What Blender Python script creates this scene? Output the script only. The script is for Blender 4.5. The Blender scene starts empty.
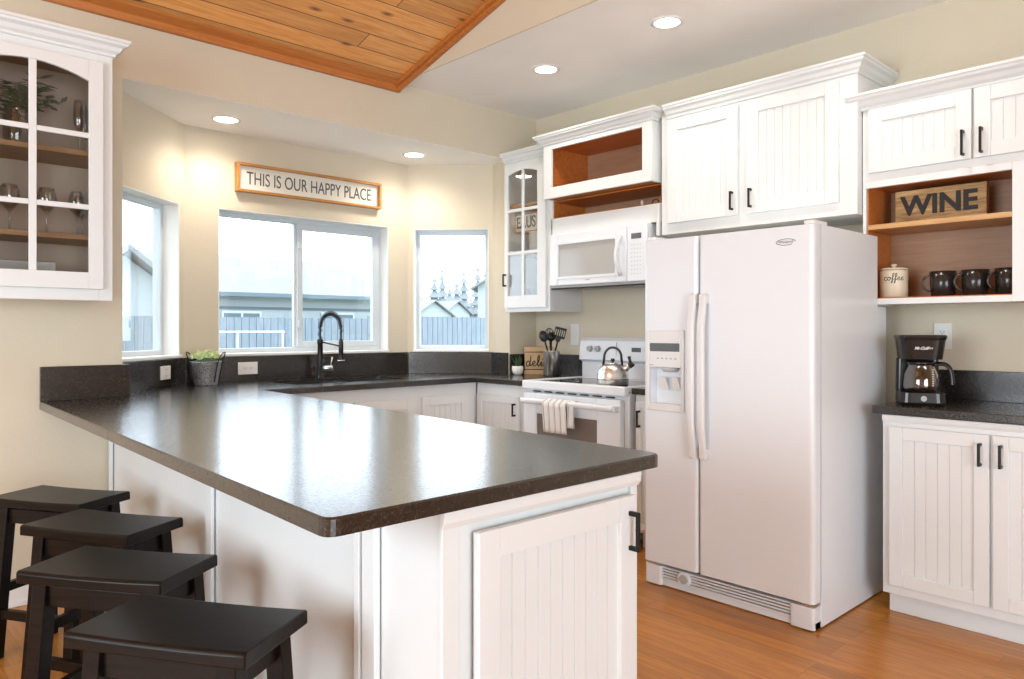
import bpy, bmesh, math, random
from mathutils import Vector, Matrix
random.seed(7)
SC = bpy.context.scene
COL = SC.collection
R = math.radians
# ------------------------------------------------------------------ camera, world, lights, exposure
cd = bpy.data.cameras.new('camera'); cam = bpy.data.objects.new('camera', cd); COL.objects.link(cam)
cam.location = (0, 0, 1.25); cam.rotation_euler = (R(90), 0, R(-43.1))
cd.sensor_width = 36; cd.lens = 743 / 1024 * 36; cd.shift_y = -10.5 / 1024; cd.clip_start = .02
SC.camera = cam
W = bpy.data.worlds.new('sky'); SC.world = W; W.use_nodes = True
bg = W.node_tree.nodes['Background']; bg.inputs[0].default_value = (.80, .90, 1, 1); bg.inputs[1].default_value = 3.7
SC.view_settings.view_transform = 'Standard'; SC.view_settings.look = 'None'
SC.view_settings.gamma = 1; SC.view_settings.use_curve_mapping = False
SC.view_settings.exposure = 0.48

def area(name, loc, rot, sx, sy, power, color):
    l = bpy.data.lights.new(name, 'AREA'); l.shape = 'RECTANGLE'; l.size = sx; l.size_y = sy; l.energy = power; l.color = color
    o = bpy.data.objects.new(name, l); COL.objects.link(o); o.location = loc; o.rotation_euler = [R(a) for a in rot]
    return o
# added daylight-coloured fill lamps behind and left of the camera, both unseen
area('fill_rear', (-.5, -3.3, 1.3), (90, 0, 0), 3.2, 2.2, 78, (.86, .94, 1))
area('fill_side', (-2.8, 1.35, 1.45), (90, 0, -90), 2.1, 1.8, 74, (.84, .93, 1))
CEIL_LIGHTS = [(3.195, 2.247, 2.83, 17), (3.236, 3.156, 2.83, 19), (1.765, 4.36, 2.49, 20), (3.10, 4.33, 2.49, 20), (3.15, 1.25, 2.83, 17)]  # the last one is an unseen fixture added for its light

# ------------------------------------------------------------------ node helpers and materials
def mat(name, color=(.8, .8, .8), rough=.5, metal=0, spec=.5, coat=0, emit=None, es=1):
    m = bpy.data.materials.new(name); m.use_nodes = True
    b = m.node_tree.nodes['Principled BSDF']
    b.inputs['Base Color'].default_value = (*color, 1); b.inputs['Roughness'].default_value = rough
    b.inputs['Metallic'].default_value = metal; b.inputs['Specular IOR Level'].default_value = spec
    b.inputs['Coat Weight'].default_value = coat
    if emit: b.inputs['Emission Color'].default_value = (*emit, 1); b.inputs['Emission Strength'].default_value = es
    return m
def nd(m, t, **kw):
    n = m.node_tree.nodes.new(t)
    for k, v in kw.items(): setattr(n, k, v)
    return n
def lk(m, a, b): m.node_tree.links.new(a, b)
def bsdf(m): return m.node_tree.nodes['Principled BSDF']
def coords(m, scale=(1, 1, 1), rot=(0, 0, 0)):
    t = nd(m, 'ShaderNodeTexCoord'); mp = nd(m, 'ShaderNodeMapping')
    mp.inputs['Scale'].default_value = scale; mp.inputs['Rotation'].default_value = rot
    lk(m, t.outputs['Object'], mp.inputs[0]); return mp.outputs[0]
def ramp(m, fac, stops):
    r = nd(m, 'ShaderNodeValToRGB'); e = r.color_ramp.elements
    while len(e) < len(stops): e.new(.5)
    for i, (p, c) in enumerate(stops): e[i].position = p; e[i].color = (*c, 1)
    lk(m, fac, r.inputs[0]); return r.outputs[0]
def noise(m, vec, scale, detail=4, rough=.5, dist=0):
    n = nd(m, 'ShaderNodeTexNoise'); n.inputs['Scale'].default_value = scale; n.inputs['Detail'].default_value = detail
    n.inputs['Roughness'].default_value = rough; n.inputs['Distortion'].default_value = dist
    lk(m, vec, n.inputs['Vector']); return n.outputs[0]
def bump(m, h, strength=.2, dist=.01):
    b = nd(m, 'ShaderNodeBump'); b.inputs['Strength'].default_value = strength; b.inputs['Distance'].default_value = dist
    lk(m, h, b.inputs['Height']); lk(m, b.outputs[0], bsdf(m).inputs['Normal'])
def mixc(m, fac, a, b, mode='MIX'):
    x = nd(m, 'ShaderNodeMix', data_type='RGBA', blend_type=mode)
    if hasattr(fac, 'links'): lk(m, fac, x.inputs[0])
    else: x.inputs[0].default_value = fac
    for s, v in ((6, a), (7, b)):
        if hasattr(v, 'links'): lk(m, v, x.inputs[s])
        else: x.inputs[s].default_value = (*v, 1)
    return x.outputs[2]

M = {}
def paint(name, color, rough, bs=.12, sc=90):
    m = mat(name, color, rough); v = coords(m)
    lk(m, ramp(m, noise(m, v, 2.2, 3), [(.3, tuple(c * .97 for c in color)), (.7, tuple(min(1, c * 1.02) for c in color))]), bsdf(m).inputs['Base Color'])
    bump(m, noise(m, v, sc, 3), bs, .003); return m
M['wall'] = paint('wall_paint', (.65, .58, .45), .8, .35, 60)
M['ceil'] = paint('ceiling_paint', (.95, .92, .89), .85, .25, 60)
M['trimw'] = paint('white_trim', (.83, .83, .815), .38, .03)
M['cab'] = paint('cabinet_paint', (.745, .765, .765), .36, .04, 25)
M['cabin'] = M['cab']
M['white'] = mat('appliance_white', (.80, .84, .88), .25, 0, .5)
_f = M['white']; _v = coords(_f); bump(_f, noise(_f, _v, 160, 2), .05, .002)
M['whitep'] = mat('white_plastic', (.76, .765, .76), .35)
M['vinyl'] = mat('window_vinyl', (.60, .66, .70), .4)
M['greyp'] = mat('grey_plastic', (.45, .46, .46), .45)
M['black'] = mat('black_plastic', (.012, .011, .011), .22)
M['blackm'] = mat('black_metal', (.022, .02, .019), .35, .6)
M['rubber'] = mat('dark_rubber', (.02, .02, .02), .7)
M['chrome'] = mat('chrome', (.75, .75, .76), .12, 1)
M['ink'] = mat('black_ink', (.015, .013, .012), .6)
M['greyink'] = mat('grey_ink', (.10, .10, .10), .7)
M['display'] = mat('display_window', (.12, .14, .15), .15)
M['ceramic'] = mat('cream_ceramic', (.74, .66, .50), .35)
M['pot'] = mat('white_pot', (.76, .74, .70), .5)
M['mug'] = mat('black_stoneware', (.018, .015, .014), .2)
M['soil'] = mat('soil', (.05, .035, .02), .9)
M['plate'] = mat('ivory_plate', (.78, .77, .74), .5)
M['ovenglass'] = mat('oven_glass', (.20, .17, .15), .12)
M['cooktop'] = mat('ceramic_cooktop', (.02, .02, .025), .08)
M['sink'] = mat('sink_composite', (.03, .03, .032), .35)
M['lamp'] = mat('lamp_lens', (1, 1, 1), .5, emit=(1, .95, .86), es=9)
# brushed steel
m = mat('brushed_steel', (.60, .59, .57), .24, 1); M['steel'] = m; bsdf(m).inputs['Base Color'].default_value = (.78, .77, .75, 1); bsdf(m).inputs['Roughness'].default_value = .3; v = coords(m, (200, 200, 4)); bump(m, noise(m, v, 3), .06, .002)
m = mat('galvanized_zinc', (.36, .37, .38), .38, .85); M['zinc'] = m; v = coords(m)
vo = nd(m, 'ShaderNodeTexVoronoi'); vo.inputs['Scale'].default_value = 110; lk(m, v, vo.inputs['Vector'])
lk(m, ramp(m, vo.outputs['Distance'], [(.1, (.12, .12, .12)), (.55, (.62, .63, .64))]), bsdf(m).inputs['Base Color']); bump(m, vo.outputs['Distance'], .8, .004)
# granite
m = mat('dark_granite', (.04, .04, .04), .3, 0, .5); M['granite'] = m; v = coords(m)
n1 = noise(m, v, 260, 3, .7); n2 = noise(m, v, 90, 4, .7); n3 = noise(m, v, 6, 3)
c1 = ramp(m, n1, [(.40, (.004, .004, .004)), (.54, (.020, .016, .013)), (.68, (.10, .075, .055))])
c2 = ramp(m, n2, [(.35, (.008, .007, .006)), (.65, (.040, .031, .024))])
lk(m, mixc(m, .45, c1, c2), bsdf(m).inputs['Base Color']); 
lk(m, ramp(m, n2, [(.3, (.20, .20, .20)), (.7, (.30, .30, .30))]), bsdf(m).inputs['Roughness']); bump(m, noise(m, v, 150, 2, .5), .13, .003)
bsdf(m).inputs['Coat Weight'].default_value = .45; bsdf(m).inputs['Coat Roughness'].default_value = .16; bsdf(m).inputs['Coat IOR'].default_value = 1.6
# wood
def wood(name, dark, mid, light, axis='y', rough=.4, sc=1, knots=False, coat=0):
    m = mat(name, mid, rough, coat=coat); st = {'x': (1, 14, 14), 'y': (14, 1, 14), 'z': (14, 14, 1)}[axis]
    v = coords(m, tuple(a * sc for a in st))
    n = noise(m, v, 2.5, 6, .6, 1.2); f = noise(m, v, 11, 4, .6)
    c = ramp(m, n, [(.25, dark), (.5, mid), (.75, light)])
    c = mixc(m, .25, c, ramp(m, f, [(.3, dark), (.7, light)]))
    if knots:
        kv = coords(m, {'x': (2.2, 7, 7), 'y': (7, 2.2, 7), 'z': (7, 7, 2.2)}[axis]); vo = nd(m, 'ShaderNodeTexVoronoi'); lk(m, kv, vo.inputs['Vector']); vo.inputs['Scale'].default_value = 1.0
        c = mixc(m, ramp(m, vo.outputs['Distance'], [(.05, (1, 1, 1)), (.13, (0, 0, 0))]), c, (.10, .025, .008))
    lk(m, c, bsdf(m).inputs['Base Color']); bump(m, f, .06, .002); return m
def planks(name, along, width, length, dark, mid, light, gap=(.05, .02, .01), rough=.35, knots=False, spec=.5, coat=0):
    m = mat(name, mid, rough, spec=spec, coat=coat)
    t = nd(m, 'ShaderNodeTexCoord'); sp = nd(m, 'ShaderNodeSeparateXYZ'); lk(m, t.outputs['Object'], sp.inputs[0])
    cb = nd(m, 'ShaderNodeCombineXYZ'); a, b = (0, 1) if along == 'x' else (1, 0)
    lk(m, sp.outputs[a], cb.inputs[0]); lk(m, sp.outputs[b], cb.inputs[1])
    br = nd(m, 'ShaderNodeTexBrick'); lk(m, cb.outputs[0], br.inputs['Vector']); br.offset = .37; br.offset_frequency = 3
    for k, val in (('Scale', 1), ('Mortar Size', .0028 if knots else .0008), ('Brick Width', length), ('Row Height', width), ('Mortar Smooth', .1), ('Bias', 0)): br.inputs[k].default_value = val
    br.inputs['Color1'].default_value = (0, 0, 0, 1); br.inputs['Color2'].default_value = (1, 1, 1, 1)
    mp = nd(m, 'ShaderNodeMapping'); mp.inputs['Scale'].default_value = (1.2, 16, 1); lk(m, cb.outputs[0], mp.inputs[0])
    ad = nd(m, 'ShaderNodeVectorMath', operation='ADD'); lk(m, mp.outputs[0], ad.inputs[0])
    sc = nd(m, 'ShaderNodeVectorMath', operation='SCALE'); sc.inputs['Scale'].default_value = 37; lk(m, br.outputs['Color'], sc.inputs[0]); lk(m, sc.outputs[0], ad.inputs[1])
    n = noise(m, ad.outputs[0], 1.6, 6, .62, 1.6); f = noise(m, ad.outputs[0], 7, 4, .6)
    c = ramp(m, n, [(.25, dark), (.48, mid), (.75, light)])
    c = mixc(m, .3, c, ramp(m, f, [(.3, dark), (.7, light)]))
    tone = nd(m, 'ShaderNodeHueSaturation'); mr = nd(m, 'ShaderNodeMapRange'); lk(m, br.outputs['Color'], mr.inputs[0]); mr.inputs[3].default_value = .80; mr.inputs[4].default_value = 1.2
    lk(m, mr.outputs[0], tone.inputs['Value']); lk(m, c, tone.inputs['Color']); c = tone.outputs[0]
    if knots:
        kv = nd(m, 'ShaderNodeMapping'); kv.inputs['Scale'].default_value = (2.6, 6.5, 1); lk(m, cb.outputs[0], kv.inputs[0])
        vo = nd(m, 'ShaderNodeTexVoronoi'); vo.voronoi_dimensions = '2D'; vo.inputs['Scale'].default_value = 1; lk(m, kv.outputs[0], vo.inputs['Vector'])
        hit = nd(m, 'ShaderNodeMath', operation='GREATER_THAN'); hs = nd(m, 'ShaderNodeSeparateColor'); lk(m, vo.outputs['Color'], hs.inputs[0]); lk(m, hs.outputs[0], hit.inputs[0]); hit.inputs[1].default_value = .45
        kf = nd(m, 'ShaderNodeMath', operation='MULTIPLY'); lk(m, ramp(m, vo.outputs['Distance'], [(.03, (.9, .9, .9)), (.13, (0, 0, 0))]), kf.inputs[0]); lk(m, hit.outputs[0], kf.inputs[1])
        c = mixc(m, kf.outputs[0], c, (.16, .04, .01))
    c = mixc(m, br.outputs['Fac'], c, gap)
    lk(m, c, bsdf(m).inputs['Base Color']); bump(m, br.outputs['Fac'], -.35, .004); return m
M['floor'] = planks('oak_floor', 'y', .083, 1.25, (.30, .10, .014), (.48, .19, .030), (.62, .29, .06), (.22, .08, .015), .28)
M['pine'] = planks('pine_ceiling', 'x', .135, 3.6, (.50, .17, .03), (.70, .30, .075), (.84, .47, .17), (.09, .03, .008), .42, True)
M['pinetrim'] = wood('pine_trim', (.36, .10, .016), (.50, .165, .03), (.58, .22, .05), 'x', .4)
M['cherry'] = wood('orange_wood', (.34, .09, .014), (.50, .155, .028), (.60, .22, .05), 'y', .42)
M['nback'] = wood('niche_back_wood', (.33, .18, .10), (.40, .235, .14), (.46, .28, .17), 'y', .5)
M['shelfw'] = wood('shelf_wood', (.40, .20, .07), (.55, .31, .12), (.66, .42, .19), 'y', .45)
M['brownw'] = wood('brown_shelf', (.16, .075, .03), (.26, .14, .06), (.34, .20, .09), 'x', .5)
M['liner'] = paint('cabinet_back', (.46, .36, .29), .6, .2)
M['stool'] = wood('espresso_wood', (.0022, .0016, .0013), (.006, .004, .003), (.018, .0105, .007), 'x', .30, 1.5); bsdf(M['stool']).inputs['Specular IOR Level'].default_value = .2
M['signw'] = wood('burnt_wood', (.05, .018, .006), (.40, .22, .07), (.72, .50, .22), 'y', .5, 1.6)
M['kraft'] = wood('pale_wood', (.50, .31, .15), (.62, .42, .22), (.70, .50, .29), 'x', .6)
M['framew'] = wood('honey_wood', (.38, .15, .03), (.50, .22, .05), (.60, .30, .09), 'x', .4)
M['signf'] = mat('sign_face', (.80, .77, .68), .7)
M['greywood'] = wood('whitewashed_wood', (.42, .42, .41), (.55, .56, .56), (.68, .68, .68), 'x', .7)
# glass that lets light straight through
def glass(name, tint=(1, 1, 1), gl=.10, edge=.6, rough=.02):
    m = bpy.data.materials.new(name); m.use_nodes = True; t = m.node_tree; t.nodes.clear()
    o = t.nodes.new('ShaderNodeOutputMaterial'); mx = t.nodes.new('ShaderNodeMixShader'); tr = t.nodes.new('ShaderNodeBsdfTransparent'); g = t.nodes.new('ShaderNodeBsdfGlossy')
    lw = t.nodes.new('ShaderNodeLayerWeight'); lw.inputs[0].default_value = .35; mr = t.nodes.new('ShaderNodeMapRange')
    mr.inputs[3].default_value = gl; mr.inputs[4].default_value = edge
    tr.inputs[0].default_value = (*tint, 1); g.inputs['Roughness'].default_value = rough
    t.links.new(lw.outputs['Facing'], mr.inputs[0]); t.links.new(mr.outputs[0], mx.inputs[0])
    t.links.new(tr.outputs[0], mx.inputs[1]); t.links.new(g.outputs[0], mx.inputs[2]); t.links.new(mx.outputs[0], o.inputs[0]); return m
M['glass'] = glass('window_glass', (.97, .99, 1), .03, .4)
M['cglass'] = glass('cabinet_glass', (.97, .97, .96), .025, .4)
M['vessel'] = glass('drinking_glass', (.98, .98, .98), .09, .65)
M['carafe'] = glass('carafe_glass', (.55, .48, .42), .12, .9)
# outdoors
M['lawn'] = paint('lawn', (.10, .15, .08), .9)
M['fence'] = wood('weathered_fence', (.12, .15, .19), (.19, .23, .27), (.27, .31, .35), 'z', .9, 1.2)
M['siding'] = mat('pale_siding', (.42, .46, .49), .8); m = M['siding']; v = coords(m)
wv = nd(m, 'ShaderNodeTexWave', wave_type='BANDS', bands_direction='Z', wave_profile='SAW'); wv.inputs['Scale'].default_value = 1.6; lk(m, v, wv.inputs[0]); bump(m, wv.outputs[0], .8, .03)
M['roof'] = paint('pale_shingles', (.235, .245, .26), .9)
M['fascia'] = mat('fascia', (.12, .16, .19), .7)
M['evergreen'] = paint('evergreen', (.20, .225, .24), .95)  # blue-grey distance haze is put into this tree colour
M['bark'] = mat('bark', (.2, .2, .21), .9)
M['leaf'] = mat('dark_leaf', (.05, .12, .045), .5)
M['leafl'] = mat('light_leaf', (.50, .60, .22), .5)
M['leafw'] = mat('cream_leaf', (.75, .78, .52), .5)
M['sage'] = mat('sage_leaf', (.10, .13, .09), .6)

# towel stripes
m = mat('striped_cloth', (.75, .74, .70), .9); M['towel'] = m; t = nd(m, 'ShaderNodeTexCoord'); sp = nd(m, 'ShaderNodeSeparateXYZ'); lk(m, t.outputs['Object'], sp.inputs[0])
mu = nd(m, 'ShaderNodeMath', operation='MULTIPLY'); mu.inputs[1].default_value = 1 / .047; lk(m, sp.outputs[1], mu.inputs[0])
fr = nd(m, 'ShaderNodeMath', operation='FRACT'); lk(m, mu.outputs[0], fr.inputs[0])
c = ramp(m, fr.outputs[0], [(0, (.78, .77, .73)), (.40, (.78, .77, .73)), (.42, (.10, .10, .10)), (.5, (.10, .10, .10)), (.52, (.78, .77, .73)), (.66, (.78, .77, .73)), (.67, (.3, .3, .3)), (.71, (.3, .3, .3)), (.72, (.78, .77, .73))])
lk(m, c, bsdf(m).inputs['Base Color'])

# ------------------------------------------------------------------ mesh helpers
WL = {}
def F(x, y, z, ang=0):
    """local frame: u to the right along the face, v up, w out of the face; ang 0 faces -y, -90 faces -x, 90 faces +x"""
    a = R(ang); u = Vector((math.cos(a), math.sin(a), 0)); w = Vector((math.sin(a), -math.cos(a), 0))
    return Matrix(((u.x, 0, w.x, x), (u.y, 0, w.y, y), (0, 1, 0, z), (0, 0, 0, 1)))
I4 = Matrix.Identity(4)
class B:
    def __init__(s, mx=I4): s.bm = bmesh.new(); s.M = mx
    def v(s, co): return s.bm.verts.new(s.M @ Vector(co))
    def face(s, vs, smooth=False):
        try: f = s.bm.faces.new(vs); f.smooth = smooth
        except ValueError: pass
    def box(s, x0, x1, y0, y1, z0, z1):
        c = [s.v((x, y, z)) for x in (x0, x1) for y in (y0, y1) for z in (z0, z1)]
        for q in ((0, 1, 3, 2), (4, 6, 7, 5), (0, 4, 5, 1), (2, 3, 7, 6), (0, 2, 6, 4), (1, 5, 7, 3)): s.face([c[i] for i in q])
        return s
    def prism(s, pts, z0, z1):          # polygon in local xy, extruded along local z
        a = [s.v((x, y, z0)) for x, y in pts]; b = [s.v((x, y, z1)) for x, y in pts]
        s.face(a); s.face(b[::-1])
        for i in range(len(pts)): j = (i + 1) % len(pts); s.face([a[i], a[j], b[j], b[i]])
        return s
    def hexa(s, lo, hi):                 # two quads of 3-D points
        return s.loft([lo, hi])
    def loft(s, rings, cap=True, closed=True, smooth=False):
        rs = [[s.v(p) for p in r] for r in rings]; n = len(rs[0])
        for a, b in zip(rs, rs[1:]):
            for i in range(n if closed else n - 1): s.face([a[i], a[(i + 1) % n], b[(i + 1) % n], b[i]], smooth)
        if cap: s.face(rs[0][::-1]); s.face(rs[-1])
        return s
    def lathe(s, prof, cx=0, cy=0, cz=0, n=28, a=None, cap=True):
        A = a or I4
        rings = [[A @ Vector((cx + r * math.cos(2 * math.pi * i / n), cy + r * math.sin(2 * math.pi * i / n), cz + z)) for i in range(n)] for r, z in prof]
        return s.loft(rings, cap, True, True)
    def cyl(s, p, q, r, r2=None, n=16, smooth=True):
        p = Vector(p); q = Vector(q); d = (q - p).normalized(); u = d.orthogonal().normalized(); w = d.cross(u); r2 = r if r2 is None else r2
        return s.loft([[c + rr * (math.cos(2 * math.pi * i / n) * u + math.sin(2 * math.pi * i / n) * w) for i in range(n)] for c, rr in ((p, r), (q, r2))], True, True, smooth)
    def tube(s, pts, r, n=8, flat=1, cap=True):
        pts = [Vector(p) for p in pts]; rings = []; u = None
        for i, p in enumerate(pts):
            d = (pts[min(i + 1, len(pts) - 1)] - pts[max(i - 1, 0)]).normalized()
            u = d.orthogonal().normalized() if u is None else (u - u.dot(d) * d).normalized()
            w = d.cross(u); rr = r[i] if isinstance(r, (list, tuple)) else r
            rings.append([p + rr * (math.cos(2 * math.pi * k / n) * u + flat * math.sin(2 * math.pi * k / n) * w) for k in range(n)])
        return s.loft(rings, cap, True, True)
    def sweep(s, path, prof, z=0):       # profile (out, up) swept along an open xy path with mitred corners; out = right of travel
        P = [Vector((x, y)) for x, y in path]; rings = []
        for i, p in enumerate(P):
            ns = []
            for a, b in ((i - 1, i), (i, i + 1)):
                if a >= 0 and b < len(P): d = (P[b] - P[a]).normalized(); ns.append(Vector((d.y, -d.x)))
            n = ns[0] if len(ns) == 1 else (ns[0] + ns[1]) / (1 + ns[0].dot(ns[1]))
            rings.append([(p.x + n.x * o, p.y + n.y * o, z + h) for o, h in prof])
        return s.loft(rings)
    def obj(s, name, m, parent=None, bevel=0, sub=0, solid=0):
        bm = s.bm; bmesh.ops.recalc_face_normals(bm, faces=bm.faces)
        off = WL.get(parent.name, Vector()) if parent else Vector()
        if parent:
            bmesh.ops.translate(bm, verts=bm.verts, vec=-off)
        me = bpy.data.meshes.new(name); bm.to_mesh(me); bm.free()
        o = bpy.data.objects.new(name, me); COL.objects.link(o); me.materials.append(M[m] if isinstance(m, str) else m)
        if parent: o.parent = parent
        WL[o.name] = off.copy()
        if solid: md = o.modifiers.new('Solidify', 'SOLIDIFY'); md.thickness = solid; md.offset = 0
        if bevel:
            md = o.modifiers.new('Bevel', 'BEVEL'); md.width = bevel; md.segments = 2; md.limit_method = 'ANGLE'; md.angle_limit = R(40)
        if sub: md = o.modifiers.new('Subsurf', 'SUBSURF'); md.levels = sub; md.render_levels = sub
        return o
def thing(name, loc, label, cat, group=None):
    o = bpy.data.objects.new(name, None); o.empty_display_size = .05; COL.objects.link(o); o.location = loc; WL[o.name] = Vector(loc)
    o['label'] = label; o['category'] = cat
    if group: o['group'] = group
    return o
def tag(o, label, cat, group=None):
    o['label'] = label; o['category'] = cat
    if group: o['group'] = group
    return o
def struct(o): o['kind'] = 'structure'; return o
def sthing(name, loc):
    o = bpy.data.objects.new(name, None); COL.objects.link(o); o.location = loc; WL[o.name] = Vector(loc); o['kind'] = 'structure'; return o
def dup(root, loc, rz=0, label=None):
    r = root.copy(); COL.objects.link(r); r.location = loc; r.rotation_euler = (0, 0, rz)
    if label: r['label'] = label
    for ch in list(root.children):
        c = ch.copy(); COL.objects.link(c); c.parent = r
        for g in list(ch.children):
            d = g.copy(); COL.objects.link(d); d.parent = c
    return r
def text(b, s, size, depth, A, align='CENTER', shear=0, sx=1, bold=0):
    cu = bpy.data.curves.new('t', 'FONT'); cu.body = s; cu.size = size; cu.extrude = depth / 2; cu.align_x = align; cu.align_y = 'CENTER'; cu.shear = shear; cu.offset = bold
    o = bpy.data.objects.new('t', cu); COL.objects.link(o)
    me = bpy.data.meshes.new_from_object(o.evaluated_get(bpy.context.evaluated_depsgraph_get()))
    me.transform(b.M @ A @ Matrix.Diagonal((sx, 1, 1, 1))); b.bm.from_mesh(me)
    bpy.data.objects.remove(o); bpy.data.curves.remove(cu); bpy.data.meshes.remove(me)
def smoothpts(pts, k=5):
    out = []
    for i in range(len(pts) - 1):
        p0, p1, p2, p3 = (Vector(pts[max(0, i - 1)]), Vector(pts[i]), Vector(pts[i + 1]), Vector(pts[min(len(pts) - 1, i + 2)]))
        for j in range(k):
            t = j / k; out.append(.5 * ((2 * p1) + (p2 - p0) * t + (2 * p0 - 5 * p1 + 4 * p2 - p3) * t * t + (3 * p1 - p0 - 3 * p2 + p3) * t ** 3))
    out.append(Vector(pts[-1])); return out
GL = {  # cursive strokes, x advance last
 'c': ([[(.42, .40), (.3, .48), (.1, .38), (.06, .15), (.18, 0), (.36, .04), (.5, .16)]], .48),
 'o': ([[(.3, .47), (.1, .38), (.08, .12), (.24, 0), (.40, .14), (.40, .36), (.28, .47), (.34, .36), (.56, .38)]], .54),
 'f': ([[(0, .14), (.2, .4), (.36, .85), (.26, 1.0), (.17, .8), (.16, .2), (.1, -.3), (.02, -.38), (0, -.2), (.16, .04), (.36, .16)]], .36),
 'e': ([[(0, .14), (.22, .24), (.34, .38), (.24, .48), (.10, .36), (.10, .1), (.22, 0), (.36, .06), (.48, .18)]], .46),
 'd': ([[(.38, .42), (.22, .48), (.06, .3), (.08, .05), (.22, 0), (.38, .2), (.52, 1.0)], [(.5, .9), (.42, .2), (.44, .02), (.6, .14)]], .58),
 'l': ([[(0, .14), (.22, .5), (.3, .9), (.22, 1.0), (.14, .8), (.12, .2), (.2, 0), (.36, .14)]], .34),
 'i': ([[(0, .14), (.16, .42), (.12, .12), (.18, 0), (.32, .14)], [(.2, .62), (.22, .66)]], .30),
 's': ([[(0, .14), (.2, .46), (.26, .3), (.28, .1), (.16, 0), (.04, .06)], [(.2, .02), (.4, .14)]], .38),
 'h': ([[(0, .14), (.22, .55), (.28, .92), (.2, 1.0), (.13, .8), (.08, 0), (.16, .34), (.30, .45), (.36, .3), (.34, .06), (.42, 0), (.56, .14)]], .5),
}
def cursive(b, s, size, fn, r):
    """fn maps (u, v) on the face to a 3-D point"""
    x = 0; tot = sum(GL[c][1] for c in s)
    for c in s:
        for st in GL[c][0]:
            pts = smoothpts([(px, py, 0) for px, py in st], 4)
            b.tube([fn((x + p.x - tot / 2) * size, p.y * size) for p in pts], r, 6)
        x += GL[c][1]

# ------------------------------------------------------------------ setting: shell
WY, XR, ZC, ZB = 3.985, 3.98, 2.83, 2.49
BAY = [(1.10, WY), (1.10, 4.16), (1.62, 4.64), (3.26, 4.64), (3.72, 4.19), (3.70, WY)]
struct(B().box(-3.1, 4.1, -3.6, 4.9, -.1, 0).obj('floor', 'floor'))
for q in ((-3, 1.10, 0, ZB), (-3, XR + .12, ZB, 3.3), (3.705, XR, 0, ZB)): struct(B().box(q[0], q[1], WY, WY + .145, q[2], q[3]).obj('wall_back', 'wall'))
struct(B().box(XR, XR + .12, -3.5, WY, 0, ZC + .3).obj('wall_right', 'wall'))
# far walls of the dining side, with unseen openings added to let fill light in
b = B(); b.box(-3.12, -3, -3.5, .3, 0, 5); b.box(-3.12, -3, 2.4, WY, 0, 5); b.box(-3.12, -3, .3, 2.4, 0, .5); b.box(-3.12, -3, .3, 2.4, 2.4, 5)
struct(b.obj('wall_left', 'wall'))
b = B(); b.box(-3, -2.1, -3.62, -3.5, 0, 5); b.box(1.1, 4.1, -3.62, -3.5, 0, 5); b.box(-2.1, 1.1, -3.62, -3.5, 2.4, 5)
struct(b.obj('wall_front', 'wall'))
# bay facets
def facet(name, p, q, op=None, tk=.15):
    L = math.hypot(q[0] - p[0], q[1] - p[1]); ang = math.degrees(math.atan2(q[1] - p[1], q[0] - p[0]))
    b = B(F(p[0], p[1], 0, ang))
    if op:
        a0, a1, z0, z1 = op; b.box(0, L, 0, z0, -tk, 0); b.box(0, L, z1, 3.0, -tk, 0)
        if a0 > .001: b.box(0, a0, z0, z1, -tk, 0)
        b.box(a1, L, z0, z1, -tk, 0)
    else: b.box(0, L, 0, 3.0, -tk, 0)
    struct(b.obj(name, 'wall')); return (p, ang, L)
ff = B(F(1.10, WY + .145, 0, 90)); ff.box(0, .03, 0, 3, -.1, 0); struct(ff.obj('wall_bay_return', 'wall'))
FL = facet('wall_bay_left', BAY[1], BAY[2], (.045, .665, 1.09, 2.003))
FC = facet('wall_bay_back', BAY[2], BAY[3], (.21, 1.47, 1.09, 2.008))
FR = facet('wall_bay_right', BAY[3], BAY[4], (.045, .615, 1.09, 2.008))
facet('wall_bay_return', BAY[4], (3.705, WY + .146), tk=.1)
# ceilings
struct(B().box(2.742, XR, -3.5, WY, ZC, ZC + .1).obj('ceiling', 'ceil'))
struct(B().prism([(1.10, WY), (1.10, 4.17), (1.55, 4.75), (3.33, 4.75), (3.82, 4.25), (3.705, WY)], ZB - .003, ZB - .001).obj('ceiling', 'ceil'))
struct(B().box(2.732, 2.742, -3.5, WY, ZC, 5).obj('wall_bulkhead', 'wall'))
sl = .262; yb = WY - (-3.5)
MX = Matrix(((0, 0, 1, 0), (1, 0, 0, 0), (0, 1, 0, 0), (0, 0, 0, 1)))   # local xy -> world yz, local z -> world x
# the pine boards lie on the slope of the vault
vc = bpy.data.objects.new('ceiling', None)
b = B(); Ls = math.hypot(yb, yb * sl); b.box(-3, 2.73, -Ls, 0, 0, .08)
vo_ = b.obj('ceiling', 'pine'); vo_.location = (0, WY, 2.805); vo_.rotation_euler = (-math.atan(sl), 0, 0); struct(vo_)
bpy.data.objects.remove(vc)
# pine trims
struct(B().prism([(0, 0), (0, 0)], 0, 0).obj('x', 'pine')) if False else None
b = B(MX); b.prism([(WY, 2.765), (WY, 2.83), (WY - .09, 2.85), (WY - .09, 2.822), (WY - .035, 2.80), (WY - .028, 2.765)], -3, 2.73); struct(b.obj('trim_1', 'pinetrim', bevel=.003))
b = B(MX)
def slope(y, d): return 2.80 + (WY - y) * sl + d
for (x0, x1, d0, d1) in ((2.70, 2.732, -.035, .02), (2.675, 2.70, -.018, .02)):
    b.prism([(WY - .0, slope(WY, d0)), (WY, slope(WY, d1)), (-3.4, slope(-3.4, d1)), (-3.4, slope(-3.4, d0))], x0, x1)
struct(b.obj('trim_2', 'pinetrim', bevel=.003))
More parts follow.
